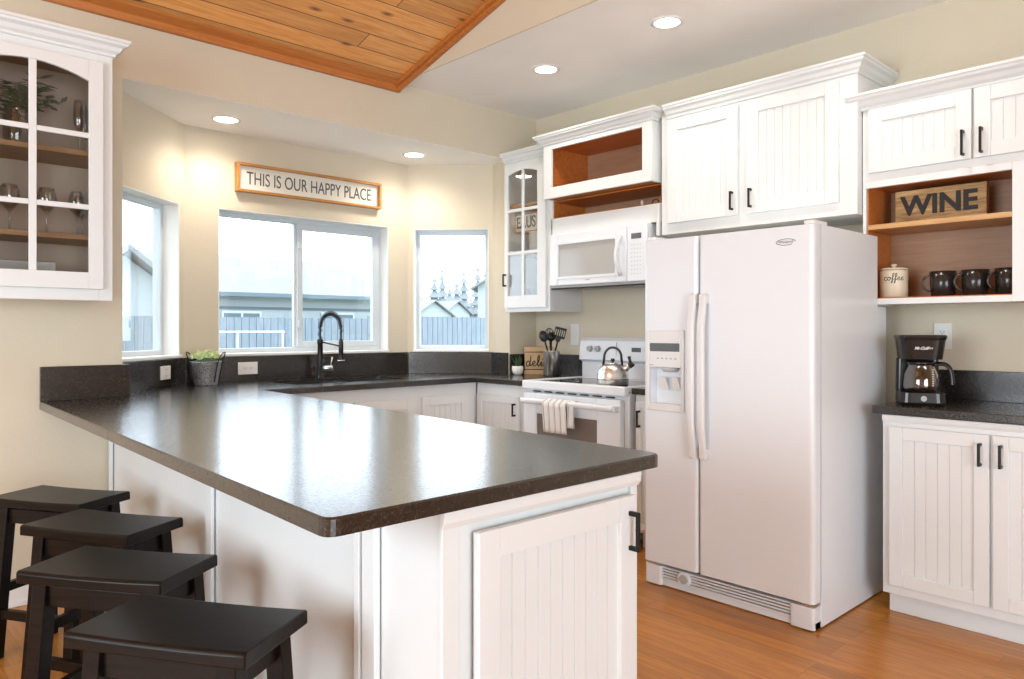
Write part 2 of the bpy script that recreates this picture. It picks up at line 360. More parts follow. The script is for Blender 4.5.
# baseboard on the left wall
b = B(); b.box(-3, 1.04, WY - .014, WY, 0, .085); b.box(-3, 1.04, WY - .009, WY, .085, .105); b.box(-3, 1.04, WY - .024, WY - .014, 0, .02)
struct(b.obj('baseboard_left', 'trimw', bevel=.003))

# ------------------------------------------------------------------ windows
def window(name, fct, a0, a1, z0, z1, slider=False):
    (p, ang, L) = fct; mx = F(p[0], p[1], 0, ang); w = sthing(name, tuple(mx @ Vector((a0, z0, 0))))
    d = -.10
    b = B(mx)   # white jamb lining, deep reveal
    for q in ((a0, a0 + .008, z0, z1), (a1 - .008, a1, z0, z1), (a0, a1, z1 - .008, z1)): b.box(q[0], q[1], q[2], q[3], d, -.001)
    b.obj('jamb', 'trimw', w, .002)
    B(mx).box(a0 - .0, a1 + .0, z0 - .012, z0 + .006, d, .018).obj('sill', 'trimw', w, .004)
    f = .035
    b = B(mx); b.box(a0, a0 + f, z0, z1, d - .05, d); b.box(a1 - f, a1, z0, z1, d - .05, d); b.box(a0 + f, a1 - f, z0, z0 + f, d - .05, d); b.box(a0 + f, a1 - f, z1 - f, z1, d - .05, d)
    b.obj('frame', 'vinyl', w, .003)
    if slider:
        mid = .78; s = .04
        b = B(mx); b.box(mid - .005, mid + .03, z0 + f, z1 - f, d - .045, d - .012); b.obj('mullion', 'vinyl', w, .003)
        b = B(mx); m0 = mid + .012; m1 = a1 - f
        b.box(m0, m0 + s, z0 + f, z1 - f, d - .03, d + .004); b.box(m1 - s, m1, z0 + f, z1 - f, d - .03, d + .004)
        b.box(m0 + s, m1 - s, z0 + f, z0 + f + s, d - .03, d + .004); b.box(m0 + s, m1 - s, z1 - f - s, z1 - f, d - .03, d + .004)
        sash = b.obj('sash', 'vinyl', w, .003)
        for zz in (1.26, 1.80):
            B(mx).box(m0 + .004, m0 + .022, zz, zz + .05, d + .004, d + .02).obj('latch', 'vinyl', w, .004)
        B(mx).box(a0 + f, mid, z0 + f, z1 - f, d - .034, d - .030).obj('pane', 'glass', w)
        B(mx).box(m0 + s, m1 - s, z0 + f + s, z1 - f - s, d - .016, d - .012).obj('pane', 'glass', w)
    else:
        B(mx).box(a0 + f, a1 - f, z0 + f, z1 - f, d - .03, d - .026).obj('pane', 'glass', w)
window('window_1', FL, .045, .665, 1.09, 2.003)
window('window_2', FC, .21, 1.47, 1.09, 2.008, True)
window('window_3', FR, .045, .615, 1.09, 2.008)

# ------------------------------------------------------------------ cabinet parts
def slab_door(mx, u0, u1, v0, v1, parent, handle=None, bead=True, fr=.055, name='door', group_w=.0, hlen=.10, mat_='cab'):
    """shaker door with a beadboard panel; handle = (u, v_centre)"""
    t = .02; b = B(mx)
    b.box(u0, u0 + fr, v0, v1, 0, t); b.box(u1 - fr, u1, v0, v1, 0, t); b.box(u0 + fr, u1 - fr, v0, v0 + fr, 0, t); b.box(u0 + fr, u1 - fr, v1 - fr, v1, 0, t)
    d = b.obj(name, mat_, parent, .0025)
    b = B(mx); a0, a1 = u0 + fr, u1 - fr; c0, c1 = v0 + fr, v1 - fr
    n = max(2, round((a1 - a0) / .042)) if bead else 1; st = (a1 - a0) / n; prof = [(a0, 0), (a0, .010)]
    for i in range(1, n): x = a0 + i * st; prof += [(x - .0022, .010), (x - .0008, .0068), (x + .0008, .0068), (x + .0022, .010)]
    prof += [(a1, .010), (a1, 0)]
    A = mx @ Matrix(((1, 0, 0, 0), (0, 0, 1, 0), (0, 1, 0, 0), (0, 0, 0, 1)))
    b.M = A; b.prism(prof, c0, c1); b.obj('bead_panel' if bead else 'panel', mat_, d)
    if handle: pull(mx, handle[0], handle[1], d, hlen, t)
    return d
def pull(mx, u, v, parent, L=.10, w0=.02):
    b = B(mx); h = L / 2
    b.box(u - .005, u + .005, v - h, v + h, w0 + .022, w0 + .031)
    for s in (-1, 1): b.box(u - .005, u + .005, v + s * (h - .006) - .006, v + s * (h - .006) + .006, w0, w0 + .022)
    return b.obj('handle', 'blackm', parent, .0015)
CROWN = [(0, 0), (.012, .004), (.014, .016), (.030, .028), (.040, .048), (.060, .058), (.064, .070), (.072, .074), (.072, .088), (0, .088)]

# --- peninsula base
pa = math.degrees(math.atan2(2.78, .12)) # direction of the slightly skewed outer side
t = thing('peninsula_cabinet', (1.2, 1.25, 0), 'long white peninsula base cabinet under the granite overhang beside the stools', 'cabinet')
B().prism([(.935, 1.214), (1.573, 1.214), (1.69, 3.94), (1.055, 3.97)], 0, .876).obj('body', 'cab', t, .002)
mxE = F(.93, 1.214, 0, 0)
b = B(mxE); b.box(0, .045, 0, .876, 0, .012); b.box(.620, .646, 0, .876, 0, .012); b.box(.045, .620, .842, .876, 0, .012); b.box(.045, .620, 0, .11, 0, .012); b.obj('end_frame', 'cab', t, .002)
b = B(); b.sweep([(.932, 1.60), (.926, 1.202), (1.576, 1.202), (1.575, 1.6)][1:3], [(0, 0), (.006, 0), (.012, .012), (.014, .036), (0, .036)], .842); b.obj('top_moulding', 'cab', t, .001)
d = slab_door(F(.93, 1.202, 0, 0), .082, .615, .10, .822, t, (.588, .735), fr=.062, name='end_door', hlen=.10)
# kitchen side door, seen edge on, with its handle
mxK = F(1.573, 1.214, 0, math.degrees(math.atan2(2.705, .137)))
dk = B(mxK).box(.02, .45, .11, .83, 0, .02).obj('door', 'cab', t, .002)
B(mxK).box(.46, .9, .11, .83, 0, .02).obj('door', 'cab', t, .002)
# outer panels with battens
mxO = F(1.05, 3.97, 0, math.degrees(math.atan2(-2.74, -.118)))   # faces the stools
LO = math.hypot(2.74, .118)
for q in ((0, .02, .016), (1.375, 1.435, .012), (2.43, 2.455, .016), (2.468, 2.525, .016)): B(mxO).box(q[0], q[1], 0, .876, 0, q[2]).obj('batten', 'cab', t, .002)
b = B(mxO); b.box(.02, LO - .01, 0, .09, 0, .010); b.obj('skirting', 'cab', t, .002)

# --- sink run and corner base cabinets
t = thing('sink_base_cabinet', (2.5, 4.2, 0), 'white base cabinet below the sink with beadboard doors', 'cabinet')
b = B(); b.box(1.72, 3.389, 3.99, 4.09, .1, .876); b.box(1.72, 3.36, 4.04, 4.09, 0, .1); b.obj('body', 'cab', t, .002)
mx = F(1.70, 3.99, 0, 0)
slab_door(mx, .25, .68, .12, .80, t); slab_door(mx, .70, 1.16, .12, .80, t, fr=.07); slab_door(mx, 1.21, 1.60, .12, .80, t, fr=.06)
t = thing('corner_base_cabinet', (3.6, 3.7, 0), 'white corner base cabinet left of the range with one black pull', 'cabinet')
b = B(); b.box(3.39, XR - .01, 3.475, 3.98, .1, .876); b.box(3.45, XR - .01, 3.475, 3.98, 0, .1); b.obj('body', 'cab', t, .002)
slab_door(F(3.39, 3.985, 0, -90), .02, .445, .12, .80, t, (.415, .715), fr=.05, hlen=.085)
t = thing('narrow_base_cabinet', (3.6, 2.5, 0), 'narrow white base cabinet squeezed between range and refrigerator', 'cabinet')
b = B(); b.box(3.40, XR - .01, 2.27, 2.60, .1, .876); b.box(3.46, XR - .01, 2.27, 2.60, 0, .1); b.obj('body', 'cab', t, .002)
slab_door(F(3.40, 2.595, 0, -90), .005, .30, .12, .84, t, (.035, .745), fr=.035, hlen=.095)

# --- countertop: peninsula, bay run and corner in one
def rounded(pts, idx, r, n=5):
    out = []
    for i, p in enumerate(pts):
        if i in idx:
            P = Vector(p); a = (Vector(pts[i - 1]) - P).normalized(); c = (Vector(pts[(i + 1) % len(pts)]) - P).normalized()
            for k in range(n + 1): s = k / n; out.append(tuple(P + a * r * (1 - s) ** 2 + c * r * s ** 2))
        else: out.append(p)
    return out
CT0, CT1 = .880, .915
g = .004
outer = [(1.10 + g, WY - g), (.748, WY - g), (.655, 1.178), (1.662, 1.186), (1.795, 3.93), (3.345, 3.945), (3.345, 3.472), (XR - g, 3.472), (XR - g, WY - g), (3.70 - g, WY - g), (3.715, 4.185), (3.256, 4.635), (1.624, 4.635), (1.10 + g, 4.155)]
outer = rounded(outer, (2, 3), .03)
if sum(outer[i - 1][0] * outer[i][1] - outer[i][0] * outer[i - 1][1] for i in range(len(outer))) < 0: outer.reverse()
t = thing('countertop', (1.9, 3, .88), 'dark speckled granite countertop running from peninsula around the bay to the range', 'countertop')
SX0, SX1, SY0, SY1 = 2.10, 2.90, 4.14, 4.47
def offset(poly, d):
    out = []; n = len(poly)
    for i in range(n):
        p = Vector(poly[i]); e1 = (p - Vector(poly[i - 1])).normalized(); e2 = (Vector(poly[(i + 1) % n]) - p).normalized()
        n1 = Vector((-e1.y, e1.x)); n2 = Vector((-e2.y, e2.x)); out.append(tuple(p + (n1 + n2) / (1 + n1.dot(n2)) * d))
    return out
bm = bmesh.new(); inner = offset(outer, .004)
hole = rounded([(SX0, SY0), (SX1, SY0), (SX1, SY1), (SX0, SY1)], (0, 1, 2, 3), .04)
loops = {}
for key, poly, z in (('t', inner, CT1), ('s', outer, CT1 - .004), ('b', outer, CT0), ('ht', hole, CT1), ('hb', hole, CT0)): loops[key] = [bm.verts.new((x, y, z)) for x, y in poly]
for a_, b_ in (('t', 's'), ('s', 'b'), ('ht', 'hb')):
    A_, B_ = loops[a_], loops[b_]
    for i in range(len(A_)): bm.faces.new([A_[i], A_[(i + 1) % len(A_)], B_[(i + 1) % len(B_)], B_[i]])
for a_, b_ in (('t', 'ht'), ('b', 'hb')):
    es = [bm.edges.get((q[i], q[(i + 1) % len(q)])) for q in (loops[a_], loops[b_]) for i in range(len(q))]
    bmesh.ops.triangle_fill(bm, use_beauty=True, use_dissolve=False, edges=es)
b = B(); b.bm.free(); b.bm = bm; b.obj('slab', 'granite', t)
b = B(); bp = [(.748, WY - .001), (1.10, WY - .001)]
b.box(.748, 1.128, WY - .024, WY - .003, CT1, 1.076); b.obj('backsplash', 'granite', t, .002)
for fct, e0, e1 in ((FL, .0, FL[2] - .01), (FC, .008, FC[2] - .008), (FR, .01, FR[2])):
    b = B(F(fct[0][0], fct[0][1], 0, fct[1])); b.box(e0, e1, CT1, 1.076, .001, .020); b.obj('backsplash', 'granite', t, .002)
B(F(1.10, WY + .002, 0, 90)).box(0, .165, CT1, 1.076, .001, .02).obj('backsplash', 'granite', t, .002)
B(F(3.72, 4.185, 0, math.degrees(math.atan2(-.205, -.015)))).box(0, .19, CT1, 1.076, .001, .02).obj('backsplash', 'granite', t, .002)
B().box(3.70, XR - .022, WY - .022, WY - .002, CT1, 1.066).obj('backsplash', 'granite', t, .002)
B().box(XR - .021, XR - .002, 3.472, WY - .003, CT1, 1.066).obj('backsplash', 'granite', t, .002)
t = thing('countertop', (3.6, 2.43, .88), 'small piece of dark granite countertop between range and refrigerator', 'countertop')
B().box(3.375, XR - .003, 2.27, 2.615, CT0, CT1).obj('slab', 'granite', t, .003)
B().box(XR - .022, XR - .003, 2.27, 2.615, CT1, 1.066).obj('backsplash', 'granite', t, .002)

# --- sink
t = thing('kitchen_sink', (2.5, 4.3, .70), 'dark double bowl sink set into the granite below the middle window', 'sink')
b = B()
for x0, x1 in ((SX0, 2.485), (2.515, SX1)):
    o_ = rounded([(x0 - .0, SY0), (x1, SY0), (x1, SY1), (x0, SY1)], (0, 1, 2, 3), .04)
    i_ = [((x - (x0 + x1) / 2) * .93 + (x0 + x1) / 2, (y - (SY0 + SY1) / 2) * .93 + (SY0 + SY1) / 2) for x, y in o_]
    b.loft([[(x, y, .905) for x, y in o_], [(x, y, .905) for x, y in i_], [(x, y, .72) for x, y in i_]], cap=False); b.loft([[(x, y, .72) for x, y in i_], [(x, y, .715) for x, y in i_]])
b.box(2.485, 2.515, SY0 + .01, SY1 - .01, .80, .900)
b.obj('basin', 'sink', t)
for cx in (2.29, 2.71): B().lathe([(.04, 0), (.04, .004), (.02, .005)], cx, 4.3, .72).obj('drain', 'chrome', t)

# --- faucet (spring pull-down)
fx, fy = 2.475, 4.535
t = thing('kitchen_faucet', (fx, fy, .915), 'black spring pull-down faucet standing behind the sink', 'faucet')
B().lathe([(.030, 0), (.030, .006), (.024, .010), (.022, .05), (.018, .055), (.018, .235), (.021, .24), (.021, .262), (.016, .268)], fx, fy, .915).obj('body', 'blackm', t)
arch = [(0, 0, .26)]
for k in range(0, 15):
    a = math.pi * k / 14; arch.append((0, 0 - .085 * (1 - math.cos(a)), .34 + .10 * math.sin(a)))
arch += [(0, -.17, .27), (0, -.17, .22)]
sp_ = smoothpts(arch, 4); P3 = [Vector((fx + p[0] + .35 * (-p[1]), fy + p[1], .915 + p[2])) for p in sp_]
B().tube(P3, .0075, 8).obj('hose', 'rubber', t)
# coil around the hose
co = []; turns = 26; n = turns * 10; N = len(P3) - 6
for i in range(n + 1):
    s = i / n * (N - 1); k = int(s); fr_ = s - k; p = P3[k].lerp(P3[min(k + 1, len(P3) - 1)], fr_); dd = (P3[min(k + 1, len(P3) - 1)] - P3[max(k - 1, 0)]).normalized()
    u = Vector((.35, -1, 0)).normalized().cross(Vector((0, 0, 1))).normalized(); w = dd.cross(u).normalized(); an = 2 * math.pi * turns * i / n
    co.append(p + .0150 * (math.cos(an) * u + math.sin(an) * w))
B().tube(co, .0028, 5).obj('spring', 'blackm', t)
e = P3[-1]; hd = B().lathe([(.011, .05), (.015, .03), (.016, -.04), (.013, -.045), (.022, -.085), (.023, -.10), (.010, -.102)], e.x, e.y, e.z).obj('spray_head', 'blackm', t)
B().lathe([(.0235, -.09), (.0235, -.098)], e.x, e.y, e.z).obj('spray_ring', 'chrome', hd)
B().cyl((fx, fy, 1.165), (e.x, e.y, e.z + .0), .005).obj('support_arm', 'blackm', t)
b = B(); b.cyl((fx + .015, fy - .01, .985), (fx + .075, fy - .03, .985), .017); b.cyl((fx + .06, fy - .03, .99), (fx + .065, fy - .045, 1.06), .004); b.obj('lever', 'steel', t)

# ------------------------------------------------------------------ wall plates
def plate(mx, u, v, w, h, label, kind, group=None, horiz=False):
    t = thing('switch_plate' if kind == 'switch' else 'wall_outlet', tuple(mx @ Vector((u, v, 0))), label, 'switch' if kind == 'switch' else 'outlet')
    B(mx).box(u - w / 2, u + w / 2, v - h / 2, v + h / 2, .001, .007).obj('plate', 'plate', t, .002)
    if kind == 'switch': 
        for du in ((-.022, .022) if w > .1 and not horiz else (0,)): B(mx).box(u + du - .016, u + du + .016, v - .033, v + .033, .007, .010).obj('rocker', 'whitep', t, .001)
    elif kind == 'decora':
        a, c = (.033, .017) if horiz else (.017, .033)
        r_ = B(mx).box(u - a, u + a, v - c, v + c, .007, .010).obj('receptacle', 'whitep', t, .001)
        b = B(mx)
        for s in (-1, 1):
            du, dv = (s * .019, 0) if horiz else (0, s * .019)
            b.box(u + du - .006, u + du - .004, v + dv - .004, v + dv + .004, .010, .0106); b.box(u + du + .004, u + du + .006, v + dv - .004, v + dv + .004, .010, .0106)
        b.obj('slots', 'ink', r_)
    else:
        for s in (-1, 1):
            r_ = B(mx).lathe([(.017, 0), (.017, .003)], 0, 0, 0, 20, Matrix.Translation((u, v + s * .021, .007))).obj('receptacle', 'whitep', t)
            b = B(mx); b.box(u - .008, u - .006, v + s * .021 - .003, v + s * .021 + .006, .010, .0106); b.box(u + .006, u + .008, v + s * .021 - .003, v + s * .021 + .006, .010, .0106); b.box(u - .002, u + .002, v + s * .021 - .011, v + s * .021 - .007, .010, .0106)
            b.obj('slots', 'ink', r_)
    return t
mL = F(FL[0][0], FL[0][1], 0, FL[1]); mL = mL @ Matrix.Translation((0, 0, .020))
plate(mL, .462, 1.0, .105, .078, 'small white outlet on the left angled granite backsplash', 'decora')
plate(F(FC[0][0], 4.62, 0, 0), .39, 1.0, .128, .078, 'horizontal white outlet on the granite backsplash under the middle window', 'decora', horiz=True)
plate(F(XR, 4.0, 0, -90), .415, 1.21, .085, .15, 'white light switch on the wall between utensil crock and range', 'switch')
plate(F(XR, 2.0, 0, -90), .80, 1.215, .078, .125, 'ivory duplex outlet on the wall behind the coffee maker', 'outlet')

# ------------------------------------------------------------------ glass cabinets
def arc_top(u0, u1, vs, rise, n=10, whole=None):
    """points of the arched underside from u0 to u1; whole = (a, b) the full arch span"""
    a, b_ = whole or (u0, u1); out = []
    for i in range(n + 1):
        u = u0 + (u1 - u0) * i / n; s = (u - a) / (b_ - a) * 2 - 1; out.append((u, vs + rise * (1 - s * s)))
    return out
def glass_door(mx, u0, u1, v0, v1, g0, g1, gb, gt, rise, muv, muh, parent, handle=None):
    """frame door with arched glass; muv vertical muntin (a, b), muh list of heights"""
    t_ = .02; b = B(mx); b.box(u0, g0, v0, v1, 0, t_); b.box(g1, u1, v0, v1, 0, t_); b.box(g0, g1, v0, gb, 0, t_)
    A = [(g0, v1)] + arc_top(g0, g1, gt, rise)[0:] + [(g1, v1)]; b.prism(A, 0, t_)
    d = b.obj('door', 'cab', parent, .002)
    b = B(mx); b.box(muv[0], muv[1], gb, gt + rise + .005, .004, .017)
    for h in muh: b.box(g0, muv[0], h - .011, h + .011, .004, .017); b.box(muv[1], g1, h - .011, h + .011, .004, .017)
    b.obj('muntin', 'cab', d, .002)
    B(mx).prism([(g0, gb), (g1, gb)] + arc_top(g0, g1, gt, rise)[::-1], .006, .009).obj('glass', 'cglass', d)
    if handle: pull(mx, handle[0], handle[1], d, .09)
    return d
# left cabinet (beside the bay, hangs on the back wall)
YF = 3.65; CX0, CX1 = .31, .967
t = thing('glass_wall_cabinet', (.64, 3.98, 1.375), 'white wall cabinet with arched glass door hanging left of the bay', 'cabinet')
b = B(); 
b.box(CX1 - .018, CX1, YF + .02, WY - .003, 1.395, 2.47); b.box(CX0, CX0 + .018, YF + .02, WY - .003, 1.395, 2.47)
b.box(CX0 + .018, CX1 - .018, YF + .02, WY - .003, 1.395, 1.413); b.box(CX0 + .018, CX1 - .018, YF + .02, WY - .003, 2.452, 2.47)
b.box(CX0, CX0 + .09, YF, YF + .02, 1.375, 2.47); b.box(CX1 - .055, CX1, YF, YF + .02, 1.375, 2.47); b.box(CX0 + .09, CX1 - .055, YF, YF + .02, 1.375, 1.44); b.box(CX0 + .09, CX1 - .055, YF, YF + .02, 2.43, 2.47)
b.obj('body', 'cab', t, .002)
B().box(CX0 + .018, CX1 - .018, WY - .012, WY - .004, 1.413, 2.452).obj('back_panel', 'liner', t)
for zz in (1.665, 2.035): B().box(CX0 + .019, CX1 - .019, YF + .028, WY - .013, zz - .022, zz).obj('shelf', 'brownw', t, .001)
B().box(CX0 + .019, CX1 - .019, YF + .028, WY - .013, 2.445, 2.4515).obj('top_liner', 'brownw', t)
b = B(); b.sweep([(CX0 - .0, WY - .003), (CX0, YF), (CX1, YF), (CX1, WY - .003)][1:], [(o * .85, h * .85) for o, h in CROWN], 2.462); b.obj('crown_moulding', 'cab', t, .001)
mx = F(0, YF, 0, 0)
glass_door(mx, .385, .925, 1.425, 2.425, .449, .869, 1.497, 2.335, .045, (.645, .673), (2.095, 1.782), t)
# contents
def stem_glass(name, label, prof, loc, group):
    t = thing(name, loc, label, 'glass', group); B().lathe(prof, *loc, n=20, cap=False).obj('bowl', 'vessel', t); return t
wine = [(.032, .001), (.030, .003), (.004, .008), (.0035, .085), (.012, .095), (.034, .12), (.040, .15), (.036, .18), (.030, .20), (.028, .20), (.034, .18), (.038, .15), (.032, .121), (.006, .100)]
flute = [(.030, .001), (.028, .003), (.004, .008), (.0035, .09), (.010, .10), (.022, .13), (.025, .17), (.022, .22), (.020, .24), (.019, .24), (.0215, .22), (.0235, .17), (.020, .131), (.004, .105)]
g1 = stem_glass('wine_glass', 'wine glass behind the left pane, middle shelf of left cabinet', wine, (.60, 3.78, 1.666), 'wine glasses in the left cabinet')
dup(g1, (.735, 3.77, 1.666), 0, 'wine glass standing alone just right of the muntin, middle shelf')
g2 = dup(g1, (.862, 3.79, 1.666), 0, 'wine glass nearest the right door frame, middle shelf of left cabinet')
dup(g1, (.53, 3.86, 1.666), 0, 'wine glass at far left edge of the picture, middle shelf')
dup(g1, (.90, 3.88, 1.666), 0, 'rearmost wine glass in the right corner of the middle shelf')
f1 = stem_glass('champagne_flute', 'tall champagne flute nearest the door on the top shelf', flute, (.862, 3.77, 2.036), 'flutes on the top shelf of the left cabinet')
dup(f1, (.905, 3.85, 2.036), 0, 'tall champagne flute behind the other one on the top shelf')
v_ = thing('glass_vase', (.63, 3.80, 2.036), 'clear glass vase holding greenery on the top shelf of the left cabinet', 'vase')
B().lathe([(.045, .001), (.05, .01), (.055, .10), (.045, .15), (.048, .17), (.045, .17), (.042, .15), (.051, .10), (.046, .012)], .63, 3.80, 2.036, 24, cap=False).obj('vessel', 'vessel', v_)
p_ = thing('greenery_sprig', (.63, 3.80, 2.05), 'dark green leafy sprigs arranged in the glass vase', 'plant')
st_ = B(); lf = B(); ll = B()
for k in range(15):
    a = random.uniform(0, 6.28); r = random.uniform(.07, .17); h = random.uniform(.16, .30)
    ex_, ey_ = .63 + r * math.cos(a), max(3.70, min(3.93, 3.80 + .6 * r * math.sin(a)))
    pts = [(.63, 3.80, 2.06), (.63 + (ex_ - .63) * .3, 3.80 + (ey_ - 3.80) * .3, 2.05 + h * .75), (ex_, ey_, 2.05 + h)]
    pp = smoothpts(pts, 5); st_.tube(pp, .0016, 5)
    for j, q in enumerate(pp[4:]):
        for s in (-1, 1):
            d_ = Vector((math.cos(a + s * 1.2), .6 * math.sin(a + s * 1.2), random.uniform(-.3, .4))); q2 = q + d_ * .03; q3 = q + d_ * .062; n_ = d_.cross(Vector((0, 0, 1))).normalized() * .014
            if q3.z > 2.43 or q3.y < 3.69: continue
            bb = lf if (k % 3) else ll; bb.face([bb.v(q), bb.v(q2 + n_), bb.v(q3), bb.v(q2 - n_)])
st_.obj('stem', 'sage', p_); lf.obj('leaves', 'sage', p_, solid=.0008); ll.obj('leaves', 'leaf', p_, solid=.0008)
s_ = thing('wooden_sign', (.65, 3.86, 1.414), 'whitewashed block sign lying on the bottom shelf of the left cabinet', 'sign')
B().box(.46, .785, 3.845, 3.875, 1.45 - .035, 1.55).obj('board', 'greywood', s_, .002)
b = B(F(.62, 3.845, 1.49, 0)); cursive(b, 'delish', .075, lambda u, v: (u, v, .001), .0022); 
b.bm.free(); b = B(F(.62, 3.845, 1.49, 0))
for k in range(11): # pale worn lettering too faint to read, drawn as loops
    b.tube([(x_ / 60 * .02 - .13 + k * .025, .012 * math.sin(x_ / 3.0), .001) for x_ in range(0, 60, 3)], .0015, 5)
b.obj('script', 'plate', s_)

# corner glass cabinet on the right wall
XF = 3.65; mR = F(XF, 0, 0, -90)  # u = -y
def U(y): return -y
t = thing('glass_corner_cabinet', (3.8, 3.74, 1.37), 'tall narrow white cabinet with arched glass door between bay and microwave', 'cabinet')
y0, y1 = 3.52, 3.975
b = B(); b.box(XF + .02, XR - .003, y0, y0 + .018, 1.37, 2.455); b.box(XF + .02, XR - .003, y1 - .018, y1, 1.39, 2.455); b.box(XF + .02, XR - .003, y0 + .018, y1 - .018, 1.39, 1.408); b.box(XF + .02, XR - .003, y0 + .018, y1 - .018, 2.437, 2.455)
b.box(XF, XF + .02, y0, y0 + .035, 1.37, 2.455); b.box(XF, XF + .02, y1 - .03, y1, 1.37, 2.455); b.box(XF, XF + .02, y0 + .035, y1 - .03, 1.37, 1.42); b.box(XF, XF + .02, y0 + .035, y1 - .03, 2.42, 2.455)
b.obj('body', 'cab', t, .002)
B().box(XR - .012, XR - .004, y0 + .018, y1 - .018, 1.408, 2.437).obj('back_panel', 'liner', t)
for zz in (1.80, 2.145): B().box(XF + .03, XR - .013, y0 + .019, y1 - .019, zz - .02, zz).obj('shelf', 'shelfw', t, .001)
b = B(); b.sweep([(XF, y1), (XF, y0 + .02)], [(o * .8, h * .8) for o, h in CROWN], 2.44); b.obj('crown_moulding', 'cab', t, .001)
glass_door(mR, U(3.96), U(3.545), 1.40, 2.425, U(3.925), U(3.625), 1.487, 2.345, .03, (U(3.785), U(3.762)), (2.095, 1.79), t, (U(3.945), 1.60))
s_ = thing('lettered_sign', (3.75, 3.835, 1.8), 'small white lettered wooden sign on middle shelf of the narrow glass cabinet', 'sign')
mS = F(3.73, 3.835, 0, -90)
sb = B(mS).box(-.118, .118, 1.945, 2.085, -.025, 0).obj('board', 'framew', s_, .002); B(mS).box(-.108, .108, 1.957, 2.073, 0, .003).obj('panel', 'signf', sb)
b = B(mS); text(b, 'EAUS', .115, .003, Matrix.Translation((0.0, 2.015, .004)), sx=.74, bold=.002); b.obj('letters', 'greyink', sb)
bk = thing('plate_stack', (3.82, 3.70, 1.80), 'stack of white plates below the lettered sign in the narrow glass cabinet', 'bowls')
b = B(); prof = [(.045, 0)]
for k in range(9): prof += [(.05, .002 + k * .010), (.10, .010 + k * .010), (.10, .012 + k * .010), (.085, .0115 + k * .010)]
b.lathe([(q[0], q[1] * 1.55) for q in prof + [(.0, .0925)]], 3.80, 3.74, 1.801, 28); b.obj('plates', 'pot', bk)
SGN = [(3.75, 3.85, 1.409), (3.80, 3.77, 1.409), (3.75, 3.68, 1.409), (3.87, 3.86, 1.409), (3.88, 3.69, 1.409)]
tprof = [(.028, .001), (.030, .004), (.035, .13), (.033, .13), (.028, .008)]
g0 = thing('tumbler', SGN[0], 'clear tumbler front left on bottom shelf of the narrow glass cabinet', 'glass', 'tumblers in the narrow glass cabinet')
B().lathe(tprof, *SGN[0], n=20, cap=False).obj('vessel', 'vessel', g0)
for p, l in zip(SGN[1:], ('clear tumbler in the middle of the narrow cabinet bottom shelf', 'clear tumbler front right on bottom shelf of the narrow glass cabinet', 'clear tumbler rear left on bottom shelf of the narrow glass cabinet', 'clear tumbler rear right on bottom shelf of the narrow glass cabinet')): dup(g0, p, 0, l)

# ------------------------------------------------------------------ open cabinet above the microwave
t = thing('open_wall_cabinet', (3.75, 3.05, 1.89), 'white wall cabinet with two open orange wood niches above the microwave', 'cabinet')
XB = 3.55; a0, a1 = 2.605, 3.485
mB = F(XB, 0, 0, -90); o0, o1 = U(3.416), U(2.673)
b = B(mB); b.box(U(a1), o0, 2.115, 2.50, -.02, 0); b.box(o1, U(a1 - .88), 2.115, 2.50, -.02, 0); b.box(o0, o1, 2.115, 2.187, -.02, 0); b.box(o0, o1, 2.44, 2.50, -.02, 0)
b.obj('face_frame', 'cab', t, .002)
b = B(); b.box(XB + .02, XR - .003, a0, a0 + .018, 2.115, 2.50); b.box(XB + .02, XR - .003, a1 - .018, a1, 2.115, 2.50); b.box(XB + .02, XR - .003, a0 + .018, a1 - .018, 2.48, 2.50)
b.box(XF, XR - .003, 3.50, 3.517, 1.89, 2.455); b.box(XF, XR - .003, 2.57, 2.595, 1.80, 2.12); b.box(XF - .012, XF + .008, 2.60, 3.50, 1.885, 1.995)
b.box(XF - .012, XF + .008, 3.487, 3.517, 1.885, 2.115); b.box(XF + .008, XR - .003, 2.60, 3.50, 1.888, 1.995)
b.box(XF - .03, XF - .012, 2.60, 2.622, 1.80, 1.99)
b.obj('body', 'cab', t, .002)
def niche(x0, x1, y0, y1, z0, z1, parent, nm='niche_lining', back='cherry'):
    q = .006; b = B(); b.box(x0, x1, y0, y0 + q, z0, z1); b.box(x0, x1, y1 - q, y1, z0, z1); b.box(x0, x1, y0 + q, y1 - q, z0, z0 + q); b.box(x0, x1, y0 + q, y1 - q, z1 - q, z1)
    b.obj(nm, 'cherry', parent); B().box(x1 - q, x1, y0 + q, y1 - q, z0 + q, z1 - q).obj('niche_back', 'nback', parent)
niche(XB + .001, XR - .006, a0 + .02, a1 - .02, 2.15, 2.474, t)
niche(XF + .001, XR - .006, 2.60, 3.486, 1.996, 2.112, t)
B().box(XB + .02, XF, 2.625, 3.466, 2.116, 2.126).obj('niche_lining', 'cherry', t)
b = B(); b.sweep([(XR - .005, a1), (XB, a1), (XB, a0), (3.61, a0)], [(o * .75, h * .75) for o, h in CROWN], 2.468); b.obj('crown_moulding', 'cab', t, .001)
# little things on the lower niche shelf
for i, (yy, l) in enumerate(((2.80, 'small silver wire hook handle lying in the lower niche, left one'), (2.70, 'small silver ring handle in the lower niche, right one'))):
    w_ = thing('pale_knob' if i == 0 else 'metal_ring', (3.72, yy, 2.003), 'small pale knob on the low niche shelf above the microwave' if i == 0 else 'small dark metal ring handle on the low niche shelf above the microwave', 'ornament')
    if i == 0: B().lathe([(.012, 0), (.006, .015), (.010, .03), (.003, .042)], 3.72, yy, 2.003, 12).obj('stopper', 'plate', w_)
    else: B().tube([(3.72, yy + .028 * math.cos(a / 10 * math.pi), 2.004 + .036 * math.sin(a / 10 * math.pi)) for a in range(0, 11)], .003, 6).obj('ring', 'blackm', w_)

